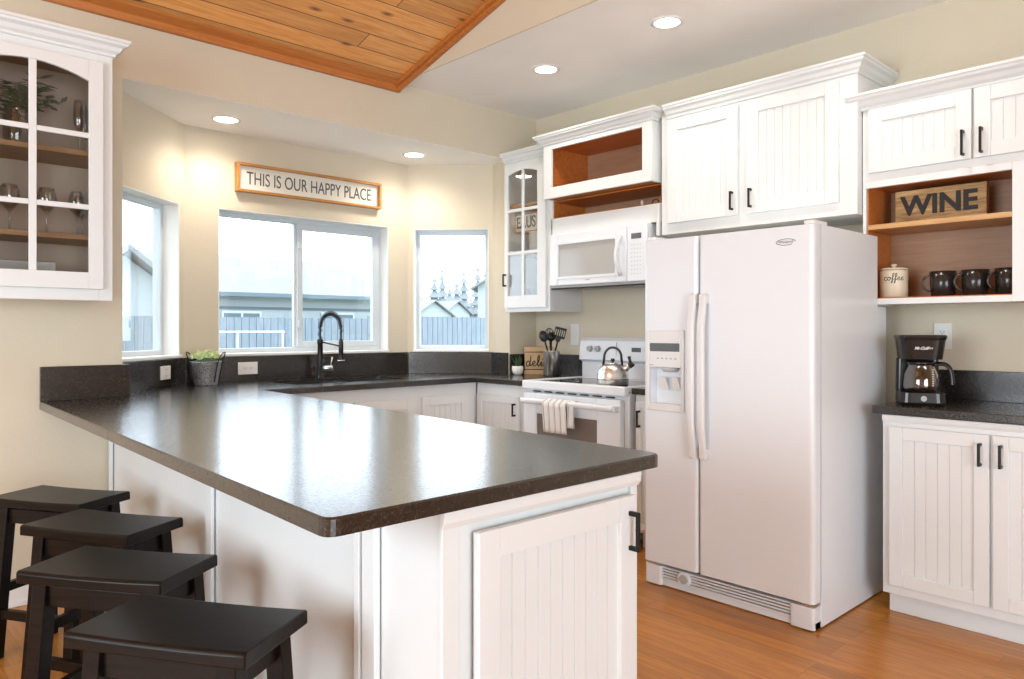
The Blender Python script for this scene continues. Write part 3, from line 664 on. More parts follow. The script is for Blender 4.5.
# ------------------------------------------------------------------ microwave
mx = F(3.60, 0, 0, -90); zb, zt = 1.535, 1.882
t = thing('microwave', (3.75, 3.07, zb), 'white over-the-range microwave below the open cabinet', 'microwave')
B().box(3.625, XR - .004, 2.672, 3.478, zb, zt).obj('body', 'white', t, .004)
b = B(mx); u0, u1 = U(3.478), U(2.828); w0, w1, q0, q1 = U(3.40), U(2.915), 1.595, 1.808
b.box(u0, w0, zb + .003, zt, -.025, 0); b.box(w1, u1, zb + .003, zt, -.025, 0); b.box(w0, w1, zb + .003, q0, -.025, 0); b.box(w0, w1, q1, zt, -.025, 0)
d = b.obj('door', 'white', t, .006)
b = B(mx)
for q in ((w0 - .018, w0, q0 - .018, q1 + .018), (w1, w1 + .012, q0 - .018, q1 + .018), (w0, w1, q0 - .018, q0), (w0, w1, q1, q1 + .018)): b.box(q[0], q[1], q[2], q[3], 0, .004)
b.obj('window_trim', 'white', d, .002)
mg = mat('microwave_window', (.46, .45, .43), .12); B(mx).box(w0, w1, q0, q1, -.02, -.008).obj('window', mg, d)
b = B(mx); hp = [(U(2.865) - .012 * math.sin(math.pi * k / 10), 1.575 + .25 * k / 10, .012 + .032 * math.sin(math.pi * k / 10)) for k in range(11)]; b.tube(hp, .012, 10, 1.0); b.obj('handle', 'white', d)
B(mx).box(U(2.824), U(2.672), zb + .003, zt, -.025, 0).obj('control_panel', 'white', t, .006)
cp = bpy.data.objects['control_panel']
B(mx).box(U(2.790), U(2.715), 1.795, 1.828, 0, .002).obj('display', 'display', cp, .001)
b = B(mx)
for i in range(4):
    for j in range(8): b.box(U(2.795) + i * .025, U(2.795) + i * .025 + .017, 1.58 + j * .025, 1.58 + j * .025 + .012, 0, .0012)
b.obj('keypad', 'greyp', cp) if False else None
b.bm.free(); b = B(mx)
for i in range(4):
    for j in range(8): b.box(U(2.793) + i * .022, U(2.793) + i * .022 + .010, 1.582 + j * .025, 1.582 + j * .025 + .005, 0, .0012)
b.obj('keypad', mat('keypad_print', (.55, .55, .54), .5), cp)
B(mx).box(U(3.16), U(3.12), 1.563, 1.570, 0, .001).obj('badge', mat('badge', (.5, .5, .5), .4), d)
b = B(); b.box(3.61, 3.95, 2.68, 3.47, zb - .012, zb - .001); hb_ = b.obj('vent_hood_bottom', 'greyp', t, .002)
b = B(); b.box(3.605, 3.66, 2.68, 3.47, zb - .022, zb - .0125); b.obj('vent_grille', 'blackm', hb_, .002)

# ------------------------------------------------------------------ cabinet above the refrigerator
XG = 3.60; c0, c1 = 1.452, 2.59
t = thing('fridge_top_cabinet', (3.8, 2.02, 1.80), 'wide white beadboard wall cabinet over the refrigerator', 'cabinet')
b = B(); b.box(XG, XR - .003, c0, c1 - .022, 1.797, 2.49); b.obj('body', 'cab', t, .002)
mx = F(XG, 0, 0, -90)
slab_door(mx, U(2.518), U(2.070), 1.858, 2.452, t, (U(2.098), 1.935), fr=.066); slab_door(mx, U(2.018), U(1.535), 1.858, 2.452, t, (U(1.99), 1.937), fr=.066)
b = B(); b.sweep([(XG, c1 - .06), (XG, c0), (XR - .004, c0)], [(o * .75, h * .85) for o, h in CROWN], 2.462); b.obj('crown_moulding', 'cab', t, .001)

# ------------------------------------------------------------------ right wall cabinet with open shelf
t = thing('wine_shelf_cabinet', (3.8, 1.1, 1.365), 'white wall cabinet with open shelf niche above the coffee maker', 'cabinet')
r0, r1 = .40, 1.447
z0, z1 = 1.365, 2.315
b = B(); b.box(XF + .02, XR - .003, r0, r0 + .018, z0, z1); b.box(XF + .02, XR - .003, r1 - .012, r1, z0, z1); b.box(XF + .02, XR - .003, r0 + .018, r1 - .012, z0 + .006, z0 + .026); b.box(XF + .02, XR - .003, r0 + .018, r1 - .012, 1.94, 1.97); b.box(XF + .02, XR - .003, r0 + .018, r1 - .012, z1 - .02, z1); b.box(XR - .02, XR - .003, r0 + .018, r1 - .012, 1.97, z1 - .02); b.box(XF + .02, XR - .003, .78, .80, z0, 1.94)
b.box(XF, XF + .02, 1.432, r1, z0, z1); b.box(XF, XF + .02, r0, .84, z0, 1.95); b.box(XF, XF + .02, .84, 1.432, z0, 1.393); b.box(XF, XF + .02, .84, 1.432, 1.918, 1.95); b.box(XF, XF + .02, r0, 1.432, 1.95, z1)
b.obj('body', 'cab', t, .002)
niche(XF + .021, XR - .021, .81, 1.434, 1.392, 1.938, t)
B().box(XF + .004, XR - .029, .817, 1.427, 1.720, 1.744).obj('shelf', 'shelfw', t, .002)
mx = F(XF, 0, 0, -90)
slab_door(mx, U(1.415), U(.985), 1.985, 2.285, t, (U(1.015), 2.055), fr=.062, hlen=.11); slab_door(mx, U(.975), U(.54), 1.985, 2.285, t, (U(.945), 2.055), fr=.062, hlen=.11)
b = B(); b.sweep([(XF - .0, 1.50), (XF, r0), (XR - .004, r0)], [(o, h * .85) for o, h in CROWN], 2.285); b.obj('crown_moulding', 'cab', t, .001)
# WINE sign
s_ = thing('wine_sign', (3.85, 1.16, 1.7445), 'burnt wood block sign reading WINE on the upper niche shelf', 'sign')
mS = F(3.80, 1.355, 1.7445, -90)
bd = B(mS).box(0, .385, 0, .165, -.04, 0).obj('board', 'signw', s_, .003)
b = B(mS); text(b, 'WINE', .125, .004, Matrix.Translation((.19, .086, .003)), sx=1.0, bold=.004); b.obj('letters', 'ink', bd)
# coffee canister
cx_, cy_, cz_ = 3.775, 1.352, 1.3985
c_ = thing('coffee_canister', (cx_, cy_, cz_), 'cream ceramic canister with coffee written in script on the niche floor', 'canister')
body_ = B().lathe([(.057, 0), (.061, .004), (.061, .128), (.059, .132)], cx_, cy_, cz_, 32).obj('body', 'ceramic', c_)
B().lathe([(.062, .133), (.062, .140), (.050, .143), (.010, .144), (.008, .150), (.014, .155), (.012, .162), (.004, .164)], cx_, cy_, cz_, 32).obj('lid', 'ceramic', c_)
an0 = math.atan2(-cy_, -cx_) 
def onc(u, v, r=.0612): a = an0 + u / r; return (cx_ + r * math.cos(a), cy_ + r * math.sin(a), cz_ + .082 + v)
b = B(); cursive(b, 'coffee', .034, onc, .0014); b.obj('script', 'ink', body_)
# mugs
def mug(loc, label):
    t = thing('coffee_mug', loc, label, 'mug', 'black mugs in the open niche'); x, y, z = loc
    B().lathe([(.044, 0), (.050, .004), (.053, .06), (.055, .116), (.052, .116), (.050, .06), (.045, .008), (.0, .008)], x, y, z, 28).obj('cup', 'mug', t)
    b = B(); b.tube([(x - .006, y + .049 + .038 * math.sin(a), z + .062 + .038 * math.cos(a)) for a in [math.pi * k / 12 for k in range(13)]], .005, 8); b.obj('mug_handle', 'mug', t); return t
m1 = mug((3.78, 1.14, cz_), 'leftmost black mug, right of the coffee canister')
dup(m1, (3.78, 1.01, cz_), R(35), 'middle one of the three black mugs in the niche')
dup(m1, (3.78, .88, cz_), R(35), 'rightmost black mug, cut off by the niche frame')

m1.rotation_euler = (0, 0, R(35))

# ------------------------------------------------------------------ right base cabinet, countertop, coffee maker
t = thing('base_cabinet', (3.7, .8, 0), 'white beadboard base cabinet under the coffee maker', 'cabinet')
XBs = 3.42
b = B(); b.box(XBs + .02, XR - .003, .2, 1.27, .098, .876); b.box(3.50, XR - .003, .2, 1.262, 0, .098)
b.box(XBs, XBs + .02, .2, 1.27, .098, .876); b.obj('body', 'cab', t, .002)
b = B(); b.box(3.485, 3.50, .2, 1.267, 0, .085); b.obj('toe_kick', 'cab', t, .004)
b = B(); b.sweep([(XBs, 1.27), (XBs, .2)], [(0, 0), (.004, 0), (.010, .012), (.012, .03), (0, .03)], .846); b.obj('top_moulding', 'cab', t)
mx = F(XBs, 0, 0, -90)
slab_door(mx, U(1.238), U(.860), .14, .828, t, (U(.890), .748), fr=.055, hlen=.092); slab_door(mx, U(.848), U(.45), .14, .828, t, (U(.818), .748), fr=.055, hlen=.092)
t = thing('countertop', (3.7, .8, .88), 'dark granite countertop right of the refrigerator', 'countertop')
B().box(3.39, XR - .003, .19, 1.305, CT0, CT1).obj('slab', 'granite', t, .003)
B().box(XR - .023, XR - .003, .19, 1.25, CT1, 1.055).obj('backsplash', 'granite', t, .002)

kx, ky, kz = 3.62, 1.185, .9155
A = Matrix.Translation((kx, ky, kz)) @ Matrix.Rotation(math.atan2(-ky, -kx) - math.pi, 4, 'Z')   # local -x looks at the camera
A = A @ Matrix.Rotation(R(8), 4, 'Z')
t = thing('coffee_maker', (kx, ky, kz), 'black drip coffee maker with glass carafe on the right counter', 'coffee maker')
b = B(A)
def rrect(x0, x1, y0, y1, r=.02): return rounded([(x0, y0), (x1, y0), (x1, y1), (x0, y1)], (0, 1, 2, 3), r, 6)
def ring(x0, x1, y0, y1, z, r=.03): return [(x, y, z) for x, y in rrect(x0, x1, y0, y1, r)]
b.loft([ring(-.10, .12, -.088, .088, 0, .04), ring(-.105, .12, -.09, .09, .012, .04), ring(-.10, .12, -.088, .088, .055, .04)]); b.obj('base', 'black', t, .002)
b = B(A); b.loft([ring(.055, .12, -.088, .088, .055, .02), ring(.055, .12, -.085, .085, .20, .02)]); b.obj('tower', 'black', t, .002)
b = B(A); b.loft([ring(-.085, .12, -.082, .082, .200, .045), ring(-.10, .12, -.092, .092, .285, .045), ring(-.105, .12, -.098, .098, .300, .045), ring(-.10, .115, -.094, .094, .308, .045)], smooth=False); hd = b.obj('brew_head', 'black', t, .002)
b = B(A); cb = (-.022, 0)
B(A).lathe([(.060, .057), (.068, .062), (.072, .085), (.066, .135), (.050, .170), (.052, .178), (.049, .178), (.047, .170), (.063, .135), (.069, .085), (.064, .065)], -.028, 0, 0, 32, cap=False).obj('carafe', 'carafe', t)
B(A).lathe([(.053, .176), (.054, .186), (.045, .195), (.01, .197)], -.028, 0, 0, 28).obj('carafe_lid', 'black', t)
b = B(A); b.tube(smoothpts([(-.04, -.048, .175), (-.04, -.085, .180), (-.045, -.108, .165), (-.045, -.115, .13), (-.045, -.118, .09)], 4), [.012] * 20 + [.010], 10, .6) if False else b.tube(smoothpts([(-.04, -.048, .178), (-.04, -.088, .180), (-.045, -.110, .160), (-.045, -.118, .12), (-.045, -.120, .085)], 4), .011, 10, .7); b.obj('carafe_handle', 'black', t)
B(A).lathe([(.012, 0), (.012, .004)], 0, 0, 0, 20, Matrix.Translation((-.103, 0, .03)) @ Matrix.Rotation(R(-90), 4, 'Y')).obj('power_button', 'greyp', t)
MT = Matrix(((0, 0, -1, 0), (-1, 0, 0, 0), (0, 1, 0, 0), (0, 0, 0, 1)))
b = B(A); text(b, 'Mr.Coffee', .017, .001, Matrix.Translation((-.0975, 0, .250)) @ Matrix.Rotation(R(-7), 4, 'Y') @ MT, shear=.3, bold=.0006); b.obj('logo', 'plate', hd)
b = B(A)
for k in range(8): b.box(-.0945, -.0935, -.040, -.034, .085 + k * .010, .088 + k * .010)
b.obj('cup_marks', 'plate', t)

# ------------------------------------------------------------------ refrigerator
t = thing('refrigerator', (3.35, 1.81, 0), 'large white side-by-side refrigerator with ice dispenser', 'refrigerator')
y0, y1, ys = 1.378, 2.238, 1.928
b = B(); b.box(3.055, 3.75, y0, y1, .008, 1.355); b.box(3.055, 3.645, y0, y1, 1.355, 1.685); b.obj('cabinet_body', 'white', t)
b = B()
for x in (3.12, 3.68):
    for y in (y0 + .06, y1 - .06): b.lathe([(.022, 0), (.022, .0078)], x, y, 0, 14)
b.obj('feet', 'rubber', t)
def fdoor(ya, yb_, nm, cut=None):
    pts = rounded([(3.045, ya), (2.985, ya), (2.985, yb_), (3.045, yb_)], (1, 2), .022, 6)
    b = B()
    if not cut: b.prism(pts, .115, 1.683)
    else:
        c0, c1, q0, q1 = cut
        b.prism(pts, .115, q0); b.prism(pts, q1, 1.683)
        b.prism([(3.045, c1), (2.985, c1)] + rounded([(3.045, ya), (2.985, ya), (2.985, yb_), (3.045, yb_)], (1, 2), .022, 6)[8:], q0, q1)
        b.prism([(3.045, ya)] + rounded([(3.045, ya), (2.985, ya), (2.985, yb_), (3.045, yb_)], (1, 2), .022, 6)[1:8] + [(2.985, c0), (3.045, c0)], q0, q1)
        b.box(3.038, 3.045, c0, c1, q0, q1)
    return b.obj(nm, 'white', t, .0)
fd = fdoor(y0 + .001, ys - .004, 'refrigerator_door'); fz = fdoor(ys + .004, y1 - .001, 'freezer_door', (2.015, 2.195, .888, 1.065))
mx = F(2.985, 0, 0, -90)
# handles
for nm, yy, dr, bw in (('handle', ys - .042, fd, -1), ('handle', ys + .012, fz, 1)):
    b = B(); rings = []
    for k in range(25):
        s = k / 24; zz = .648 + .765 * s; arch_ = math.sin(math.pi * s); out = .014 + .026 * min(1, arch_ * 1.6); hw = .021; yo = yy - bw * .0 
        rings.append([(2.985 - out, yo - hw, zz), (2.985 - out - .014, yo - hw * .6, zz), (2.985 - out - .014, yo + hw * .6, zz), (2.985 - out, yo + hw, zz)])
    b.loft(rings, smooth=True)
    b.box(2.952, 2.988, yy - .017, yy + .017, .655, .70); b.box(2.952, 2.988, yy - .017, yy + .017, 1.365, 1.408)
    b.obj(nm, 'whitep', dr, .004)
# dispenser
b = B(mx); e = .012
b.box(U(2.212), U(2.195), .855, 1.245, 0, e); b.box(U(2.015), U(1.998), .855, 1.245, 0, e); b.box(U(2.195), U(2.015), 1.065, 1.245, 0, e); b.box(U(2.195), U(2.015), .855, .888, 0, e)
dp = b.obj('dispenser_bezel', 'whitep', fz, .004)
B(mx).box(U(2.190), U(2.020), 1.142, 1.182, e, e + .002).obj('display', 'display', dp, .001)
b = B(mx)
for k in range(5): b.box(U(2.150) + k * .025, U(2.150) + k * .025 + .012, 1.105, 1.112, e, e + .001)
b.box(U(2.195), U(2.17), 1.075, 1.079, e, e + .001)
b.obj('buttons', 'greyp', dp)
for uu in (2.135, 2.065):
    b = B(); b.hexa([(2.995, uu - .016, 1.02), (3.0, uu - .016, 1.02), (3.0, uu + .016, 1.02), (2.995, uu + .016, 1.02)], [(3.018, uu - .022, .955), (3.024, uu - .022, .955), (3.024, uu + .022, .955), (3.018, uu + .022, .955)]); b.obj('dispenser_lever', 'whitep', dp, .001)
b = B(); b.lathe([(.05, 0), (.035, -.02)], 3.022, 2.105, 1.064, 20); b.obj('chute', mat('chute_grey', (.5, .5, .5), .4), dp)
B().box(2.975, 3.04, 2.02, 2.19, .876, .887).obj('drip_tray', 'whitep', dp, .002)
# grille
b = B(); b.box(3.005, 3.055, y0 + .004, y1 - .004, .006, .034)
for (ya, yb_) in ((y0 + .004, y0 + .11), (y1 - .10, y1 - .004)): b.prism(rounded([(3.055, ya), (2.992, ya), (2.992, yb_), (3.055, yb_)], (1, 2), .015, 4), .006, .098)
for k in range(5): b.box(3.0, 3.03, y0 + .11, y1 - .10, .036 + k * .0135, .036 + k * .0135 + .007)
gr = b.obj('base_grille', 'white', t, .001)
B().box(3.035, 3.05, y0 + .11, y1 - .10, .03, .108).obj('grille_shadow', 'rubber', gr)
b = B(); b.cyl((2.988, 2.01, .066), (3.03, 2.01, .066), .033, n=24); kn = b.obj('filter_cap', 'white', gr); b = B(); b.box(2.980, 2.990, 1.985, 2.035, .061, .070); b.cyl((2.9865, 2.01, .066), (2.9885, 2.01, .066), .022, n=20); b.obj('filter_knob', 'greyp', kn)
for yy in (y0 + .03, y1 - .03):
    b = B(); b.box(3.0, 3.06, yy - .026, yy + .026, .100, .108); b.cyl((3.01, yy, .108), (3.01, yy, .114), .010, n=12); b.obj('bottom_hinge', 'chrome', t, .001)
    b = B(); b.prism(rrect(3.0, 3.13, yy - .024, yy + .024, .015), 1.686, 1.702); b.obj('hinge_cover', 'whitep', t, .003)
# oval logo
b = B(mx); b.tube([(U(1.50) + .042 * math.cos(a), 1.617 + .013 * math.sin(a), .001) for a in [2 * math.pi * k / 30 for k in range(27)]], .0015, 5); text(b, 'Whirlpool', .016, .001, Matrix.Translation((U(1.50), 1.617, .001))); b.obj('logo', mat('logo_grey', (.25, .25, .27), .3, .5), fd)

# ------------------------------------------------------------------ range
XE = 3.33; ya, yb_ = 2.625, 3.462
t = thing('kitchen_range', (3.6, 3.04, 0), 'white freestanding electric range with black ceramic cooktop', 'stove')
B().box(3.375, XR - .02, ya + .003, yb_ - .003, .03, .885).obj('body', 'white', t, .003)
b = B(); b.box(3.40, 3.44, ya + .05, ya + .09, 0, .03); b.box(3.40, 3.44, yb_ - .09, yb_ - .05, 0, .03); b.box(3.90, 3.94, ya + .05, ya + .09, 0, .03); b.box(3.90, 3.94, yb_ - .09, yb_ - .05, 0, .03); b.obj('feet', 'rubber', t)
b = B(); b.box(3.325, 3.37, ya, yb_, .868, .922); b.box(3.37, 3.90, ya, ya + .03, .886, .922); b.box(3.37, 3.90, yb_ - .03, yb_, .886, .922); b.box(3.86, 3.90, ya + .03, yb_ - .03, .886, .922); b.obj('cooktop_rim', 'white', t, .008)
ck = B().box(3.37, 3.86, ya + .03, yb_ - .03, .886, .916).obj('cooktop', 'cooktop', t)
b = B()
for (x, y, r) in ((3.49, 2.84, .09), (3.49, 3.25, .10), (3.74, 2.84, .075), (3.74, 3.25, .09)): b.lathe([(r, .9162), (r, .9166), (r - .004, .9166), (r - .004, .9162)], x, y, 0, 40, cap=False)
b.obj('burner_ring', 'greyp', ck)
mx = F(XE + .04, 0, 0, -90)
# oven door with window
b = B(mx); u0, u1 = U(yb_ - .012), U(ya + .035); w0, w1, q0, q1 = U(3.335), U(2.835), .44, .715
b.box(u0, w0, .22, .845, 0, .04); b.box(w1, u1, .22, .845, 0, .04); b.box(w0, w1, .22, q0, 0, .04); b.box(w0, w1, q1, .845, 0, .04); od = b.obj('oven_door', 'white', t, .006)
B(mx).box(w0, w1, q0, q1, .015, .030).obj('oven_window', 'ovenglass', od)
b = B(mx); hp = [(u0 + .02 + (u1 - u0 - .04) * k / 16, .795 + .004 * math.sin(math.pi * k / 16), .075 + .018 * math.sin(math.pi * k / 16)) for k in range(17)]
b.tube(hp, .021, 10, .8); b.box(u0 + .008, u0 + .04, .778, .812, .04, .08); b.box(u1 - .04, u1 - .008, .778, .812, .04, .08); b.obj('oven_handle', 'white', od, .003)
b = B(mx)
for k in range(7): b.box(u0 + .06 + k * .10, u0 + .12 + k * .10, .850, .857, .0, .012)
b.obj('vent_slots', 'rubber', t)
B(mx).box(u0, u1, .06, .21, 0, .038).obj('drawer', 'white', t, .006)
# backguard
MYZ = Matrix(((1, 0, 0, 0), (0, 0, 1, 0), (0, 1, 0, 0), (0, 0, 0, 1)))
b = B(MYZ); b.prism([(3.905, .918), (3.955, .918), (3.955, 1.19), (3.92, 1.195), (3.885, 1.17), (3.872, 1.04), (3.905, 1.025)], ya + .005, yb_ - .005); bg_ = b.obj('backguard', 'white', t, .004)
tilt = math.atan2(.013, .13)
for i, yy in enumerate((3.36, 3.29, 2.93, 2.73)):
    if i > 1: continue
    zc = 1.115; xc = 3.872 + (zc - 1.04) * .1
    b = B(); b.cyl((xc, yy, zc), (xc - .02, yy, zc + .002), .022, .019, 20); b.cyl((xc - .02, yy, zc), (xc - .026, yy, zc), .006, .006, 8); b.obj('knob', 'greyp', bg_)
b = B(F(3.875, 0, 0, -90)); b.box(U(3.00), U(2.93), 1.10, 1.128, -.004, .002); b.obj('clock_display', 'display', bg_)
b = B(F(3.875, 0, 0, -90)); b.box(U(3.13), U(3.127), 1.06, 1.16, -.004, .001)
for k in range(5): b.box(U(2.90) + .04 * k, U(2.90) + .04 * k + .02, 1.11, 1.114, -.004, .001)
b.obj('panel_print', 'greyp', bg_)

# towel over the oven handle
XH = XE - .045
def towel():
    t = thing('dish_towel', (XH, 3.12, .60), 'grey and white striped dish towel hanging over the oven handle', 'towel'); b = B()
    def sheet(yl, yr, zbot, path, amp, ph):
        n = 26; rows = []
        for (x, z, k) in path:
            rows.append([(x + amp * k * math.sin(i * 1.15 + ph) * .5, yl + (yr - yl) * i / n + k * .004 * math.sin(i * .9), z) for i in range(n + 1)])
        b.loft(rows, cap=False, closed=False, smooth=True)
    xo = XH - .022; xi = XH + .024
    path = [(xo - .004 - .002 * k, .62 + (.80 - .62) * (k / 8), 1 - k / 9) for k in range(9)]
    path += [(XH - .018, .815, .1), (XH - .008, .822, 0), (XH + .006, .822, 0), (XH + .015, .812, 0)] + [(XH + .017, .79 - .02 * k, .0) for k in range(7)]
    sheet(3.20, 3.005, .62, path, .007, 0)
    path2 = [(xo + .003, .66 + .14 * (k / 6), 1 - k / 7) for k in range(7)] + [(XH - .017, .813, 0), (XH, .821, 0), (XH + .014, .813, 0)]
    sheet(3.012, 2.955, .66, path2, .007, 2)
    b.obj('cloth', 'towel', t, solid=.003); return t
towel()

# kettle
kx, ky, kz = 3.47, 2.828, .9168
t = thing('tea_kettle', (kx, ky, kz), 'stainless steel whistling tea kettle with black arched handle on the cooktop', 'kettle')
B().lathe([(.090, 0), (.094, .006), (.094, .035), (.095, .038), (.093, .041), (.092, .06), (.086, .085), (.070, .110), (.045, .124), (.030, .127)], kx, ky, kz, 36).obj('body', 'steel', t)
B().lathe([(.0955, .034), (.0955, .038)], kx, ky, kz, 36).obj('seam_band', 'blackm', t)
ld = B().lathe([(.034, .124), (.034, .129), (.010, .133)], kx, ky, kz, 28).obj('lid', 'steel', t)
B().lathe([(.005, .132), (.006, .140), (.013, .146), (.013, .152), (.006, .158)], kx, ky, kz, 18).obj('lid_knob', 'black', ld)
dr = Vector((.45, -.89, 0)).normalized()
hp = [Vector((kx, ky, kz)) + dr * (-.052 * math.cos(math.pi * k / 14)) + Vector((0, 0, .165 + .058 * math.sin(math.pi * k / 14))) for k in range(15)]
hp = [Vector((kx, ky, kz + .105)) - dr * .058] + hp + [Vector((kx, ky, kz + .105)) + dr * .058]
B().tube(hp, .0075, 10).obj('handle', 'black', t)
c = Vector((kx, ky, kz)); sp1 = B().cyl(c + dr * .06 + Vector((0, 0, .085)), c + dr * .108 + Vector((0, 0, .122)), .022, .015).obj('spout', 'steel', t)
b = B(); b.cyl(c + dr * .100 + Vector((0, 0, .114)), c + dr * .122 + Vector((0, 0, .132)), .018, .018); b.cyl(c + dr * .105 + Vector((0, 0, .135)), c + dr * .098 + Vector((0, 0, .172)), .007, .010); b.obj('whistle_cap', 'black', sp1)

# ------------------------------------------------------------------ utensil crock and utensils, sign, succulent
ux, uy, uz = 3.76, 3.612, .9155
t = thing('utensil_crock', (ux, uy, uz), 'stainless steel utensil crock on the counter left of the range', 'crock')
B().lathe([(.056, 0), (.056, .180), (.058, .183), (.054, .183), (.053, .01), (.0, .01)], ux, uy, uz, 30).obj('body', 'steel', t)
B().lathe([(.057, .004), (.057, .010)], ux, uy, uz, 30, cap=False).obj('base_ring', 'blackm', t)
def uten(name, label, lean, az, head):
    t = thing(name, (ux, uy, uz + .02), label, 'utensil', 'black kitchen utensils in the steel crock')
    a = R(az); d = Vector((math.sin(R(lean)) * math.cos(a), math.sin(R(lean)) * math.sin(a), math.cos(R(lean)))); base = Vector((ux, uy, uz + .05)) - Vector((d.x, d.y, 0)) * .035
    side = Vector((.73, -.68, 0)); side = (side - side.dot(d) * d).normalized(); nr = d.cross(side).normalized()
    B().cyl(base, base + d * .20, .005, .006, 10).obj('handle', 'blackm', t)
    A = Matrix((( side.x, d.x, nr.x, 0), (side.y, d.y, nr.y, 0), (side.z, d.z, nr.z, 0), (0, 0, 0, 1))); A.translation = base + d * .20
    b = B(A)
    if head == 'spoon':
        b.loft([[(r * math.cos(2 * math.pi * k / 20), .042 + 1.4 * r * math.sin(2 * math.pi * k / 20), z) for k in range(20)] for r, z in ((.012, -.008), (.026, -.003), (.030, .003), (.028, .004), (.012, -.005))])
    elif head == 'slot':
        n = 24; o_ = [(.033 * math.cos(2 * math.pi * k / n), .048 + .045 * math.sin(2 * math.pi * k / n)) for k in range(n)]; i_ = [(x * .82, (y - .048) * .82 + .048) for x, y in o_]
        b.loft([[(x, y, 0) for x, y in o_], [(x, y, .003) for x, y in o_], [(x, y, .003) for x, y in i_], [(x, y, 0) for x, y in i_], [(x, y, 0) for x, y in o_]], cap=False)
        for k in range(-2, 3): b.box(k * .011 - .003, k * .011 + .003, .048 - .036 * math.cos(k * .5), .048 + .036 * math.cos(k * .5), 0, .003)
    elif head == 'turner':
        b.prism([(-.012, 0), (.012, 0), (.020, .03), (-.026, .03)], 0, .004)
        for k in range(6): b.box(-.040 + k * .015, -.040 + k * .015 + .007, .03, .095, 0, .003)
        b.box(-.040, .042, .028, .045, 0, .0035); b.box(-.040, .042, .088, .105, 0, .0035)
    else:
        b.loft([[(r * math.cos(2 * math.pi * k / 18), .03 + r * math.sin(2 * math.pi * k / 18), z) for k in range(18)] for r, z in ((.010, -.022), (.026, -.012), (.032, .008), (.030, .008), (.024, -.010))])
    b.obj('head', 'blackm', t, .001)
uten('slotted_spoon', 'black slotted spoon, tallest round head above the steel crock', 4, 130, 'slot')
uten('turner', 'black slotted turner with flat head leaning right out of the crock', 15, -62, 'turner')
uten('serving_spoon', 'black solid spoon leaning left out of the crock', 16, 130, 'spoon')
uten('ladle', 'small black ladle low at the front of the crock', 7, 215, 'ladle')

A = F(3.80, 3.925, .9155, -45)
s_ = thing('delish_sign', (3.84, 3.88, .9155), 'pale wooden sign reading delish standing behind the steel crock', 'sign')
bd = B(A).box(0, .215, 0, .20, -.012, 0).obj('board', 'kraft', s_, .002)
b = B(A); b.box(-.004, .219, .172, .205, -.016, .012); b.box(-.004, .219, 0, .03, -.016, .012); b.obj('slat', 'kraft', bd, .002)
b = B(A); b.box(0, .215, .034, .040, 0, .002); b.box(0, .215, .162, .167, 0, .002); b.obj('line', 'ink', bd)
b = B(A); cursive(b, 'delish', .076, lambda u, v: (.105 + u, .062 + v, .002), .0034); b.obj('script', 'ink', bd)
sx, sy, sz = 3.735, 3.93, .9155
t = thing('succulent_pot', (sx, sy, sz), 'small white bowl pot beside the delish sign', 'pot')
B().lathe([(.022, 0), (.036, .012), (.042, .04), (.040, .065), (.036, .065), (.036, .055), (.0, .055)], sx, sy, sz, 26).obj('pot', 'pot', t)
t = thing('succulent_plant', (sx, sy, sz + .056), 'spiky green succulent growing in the small white pot', 'plant')
b = B(); random.seed(3)
for k in range(22):
    a = k * 2.4; ln = .05 + .03 * (k % 3) / 2; tl = .15 + .75 * (k / 22); d_ = Vector((math.cos(a) * math.sin(tl), math.sin(a) * math.sin(tl), math.cos(tl)))
    p0 = Vector((sx, sy, sz + .056)); b.tube([p0, p0 + d_ * ln * .4, p0 + d_ * ln * .75 + Vector((0, 0, .004)), p0 + d_ * ln + Vector((0, 0, .010))], [.004, .0065, .004, .0006], 6, .6)
b.obj('leaves', 'leaf', t)

# ------------------------------------------------------------------ galvanized bucket with plant
gx, gy, gz = 1.695, 4.485, .9155
t = thing('galvanized_bucket', (gx, gy, gz), 'galvanized metal bucket with two tall black handles by the left window', 'bucket')
B().lathe([(.063, 0), (.065, .004), (.088, .138), (.091, .142), (.087, .142), (.084, .128), (.0, .126)], gx, gy, gz, 32).obj('body', 'zinc', t)
for s, rr in ((-1, 1), (1, 1)):
    dv = Vector((.73, -.68, 0)) * s; sd = Vector((.68, .73, 0)); c = Vector((gx, gy, gz))
    pts = [c + dv * .066 - sd * .035 + Vector((0, 0, .02)), c + dv * .084 - sd * .035 + Vector((0, 0, .13)), c + dv * .104 - sd * .025 + Vector((0, 0, .182)), c + dv * .114 + Vector((0, 0, .196)), c + dv * .104 + sd * .025 + Vector((0, 0, .182)), c + dv * .084 + sd * .035 + Vector((0, 0, .13)), c + dv * .066 + sd * .035 + Vector((0, 0, .02))]
    B().tube(smoothpts(pts, 4), .0036, 8).obj('handle', 'blackm', t)
t = thing('potted_greenery', (gx, gy, gz + .128), 'bushy cream and light green plant filling the galvanized bucket', 'plant')
b1 = B(); b2 = B(); random.seed(5)
for k in range(330):
    a = random.uniform(0, 6.283); rr = .082 * math.sqrt(random.random()); h = .03 + .075 * (1 - (rr / .095) ** 2) * random.uniform(.6, 1.15)
    p0 = Vector((gx + rr * math.cos(a), gy + rr * math.sin(a), gz + .128 + h * .6)); a2 = random.uniform(0, 6.28); d_ = Vector((math.cos(a2), math.sin(a2), random.uniform(.2, 1.6))).normalized(); n_ = d_.cross(Vector((random.random(), random.random(), .3))).normalized() * .006
    ln = random.uniform(.018, .034); bb = b2 if random.random() < .5 else b1
    bb.face([bb.v(p0), bb.v(p0 + d_ * ln * .5 + n_), bb.v(p0 + d_ * ln), bb.v(p0 + d_ * ln * .5 - n_)])
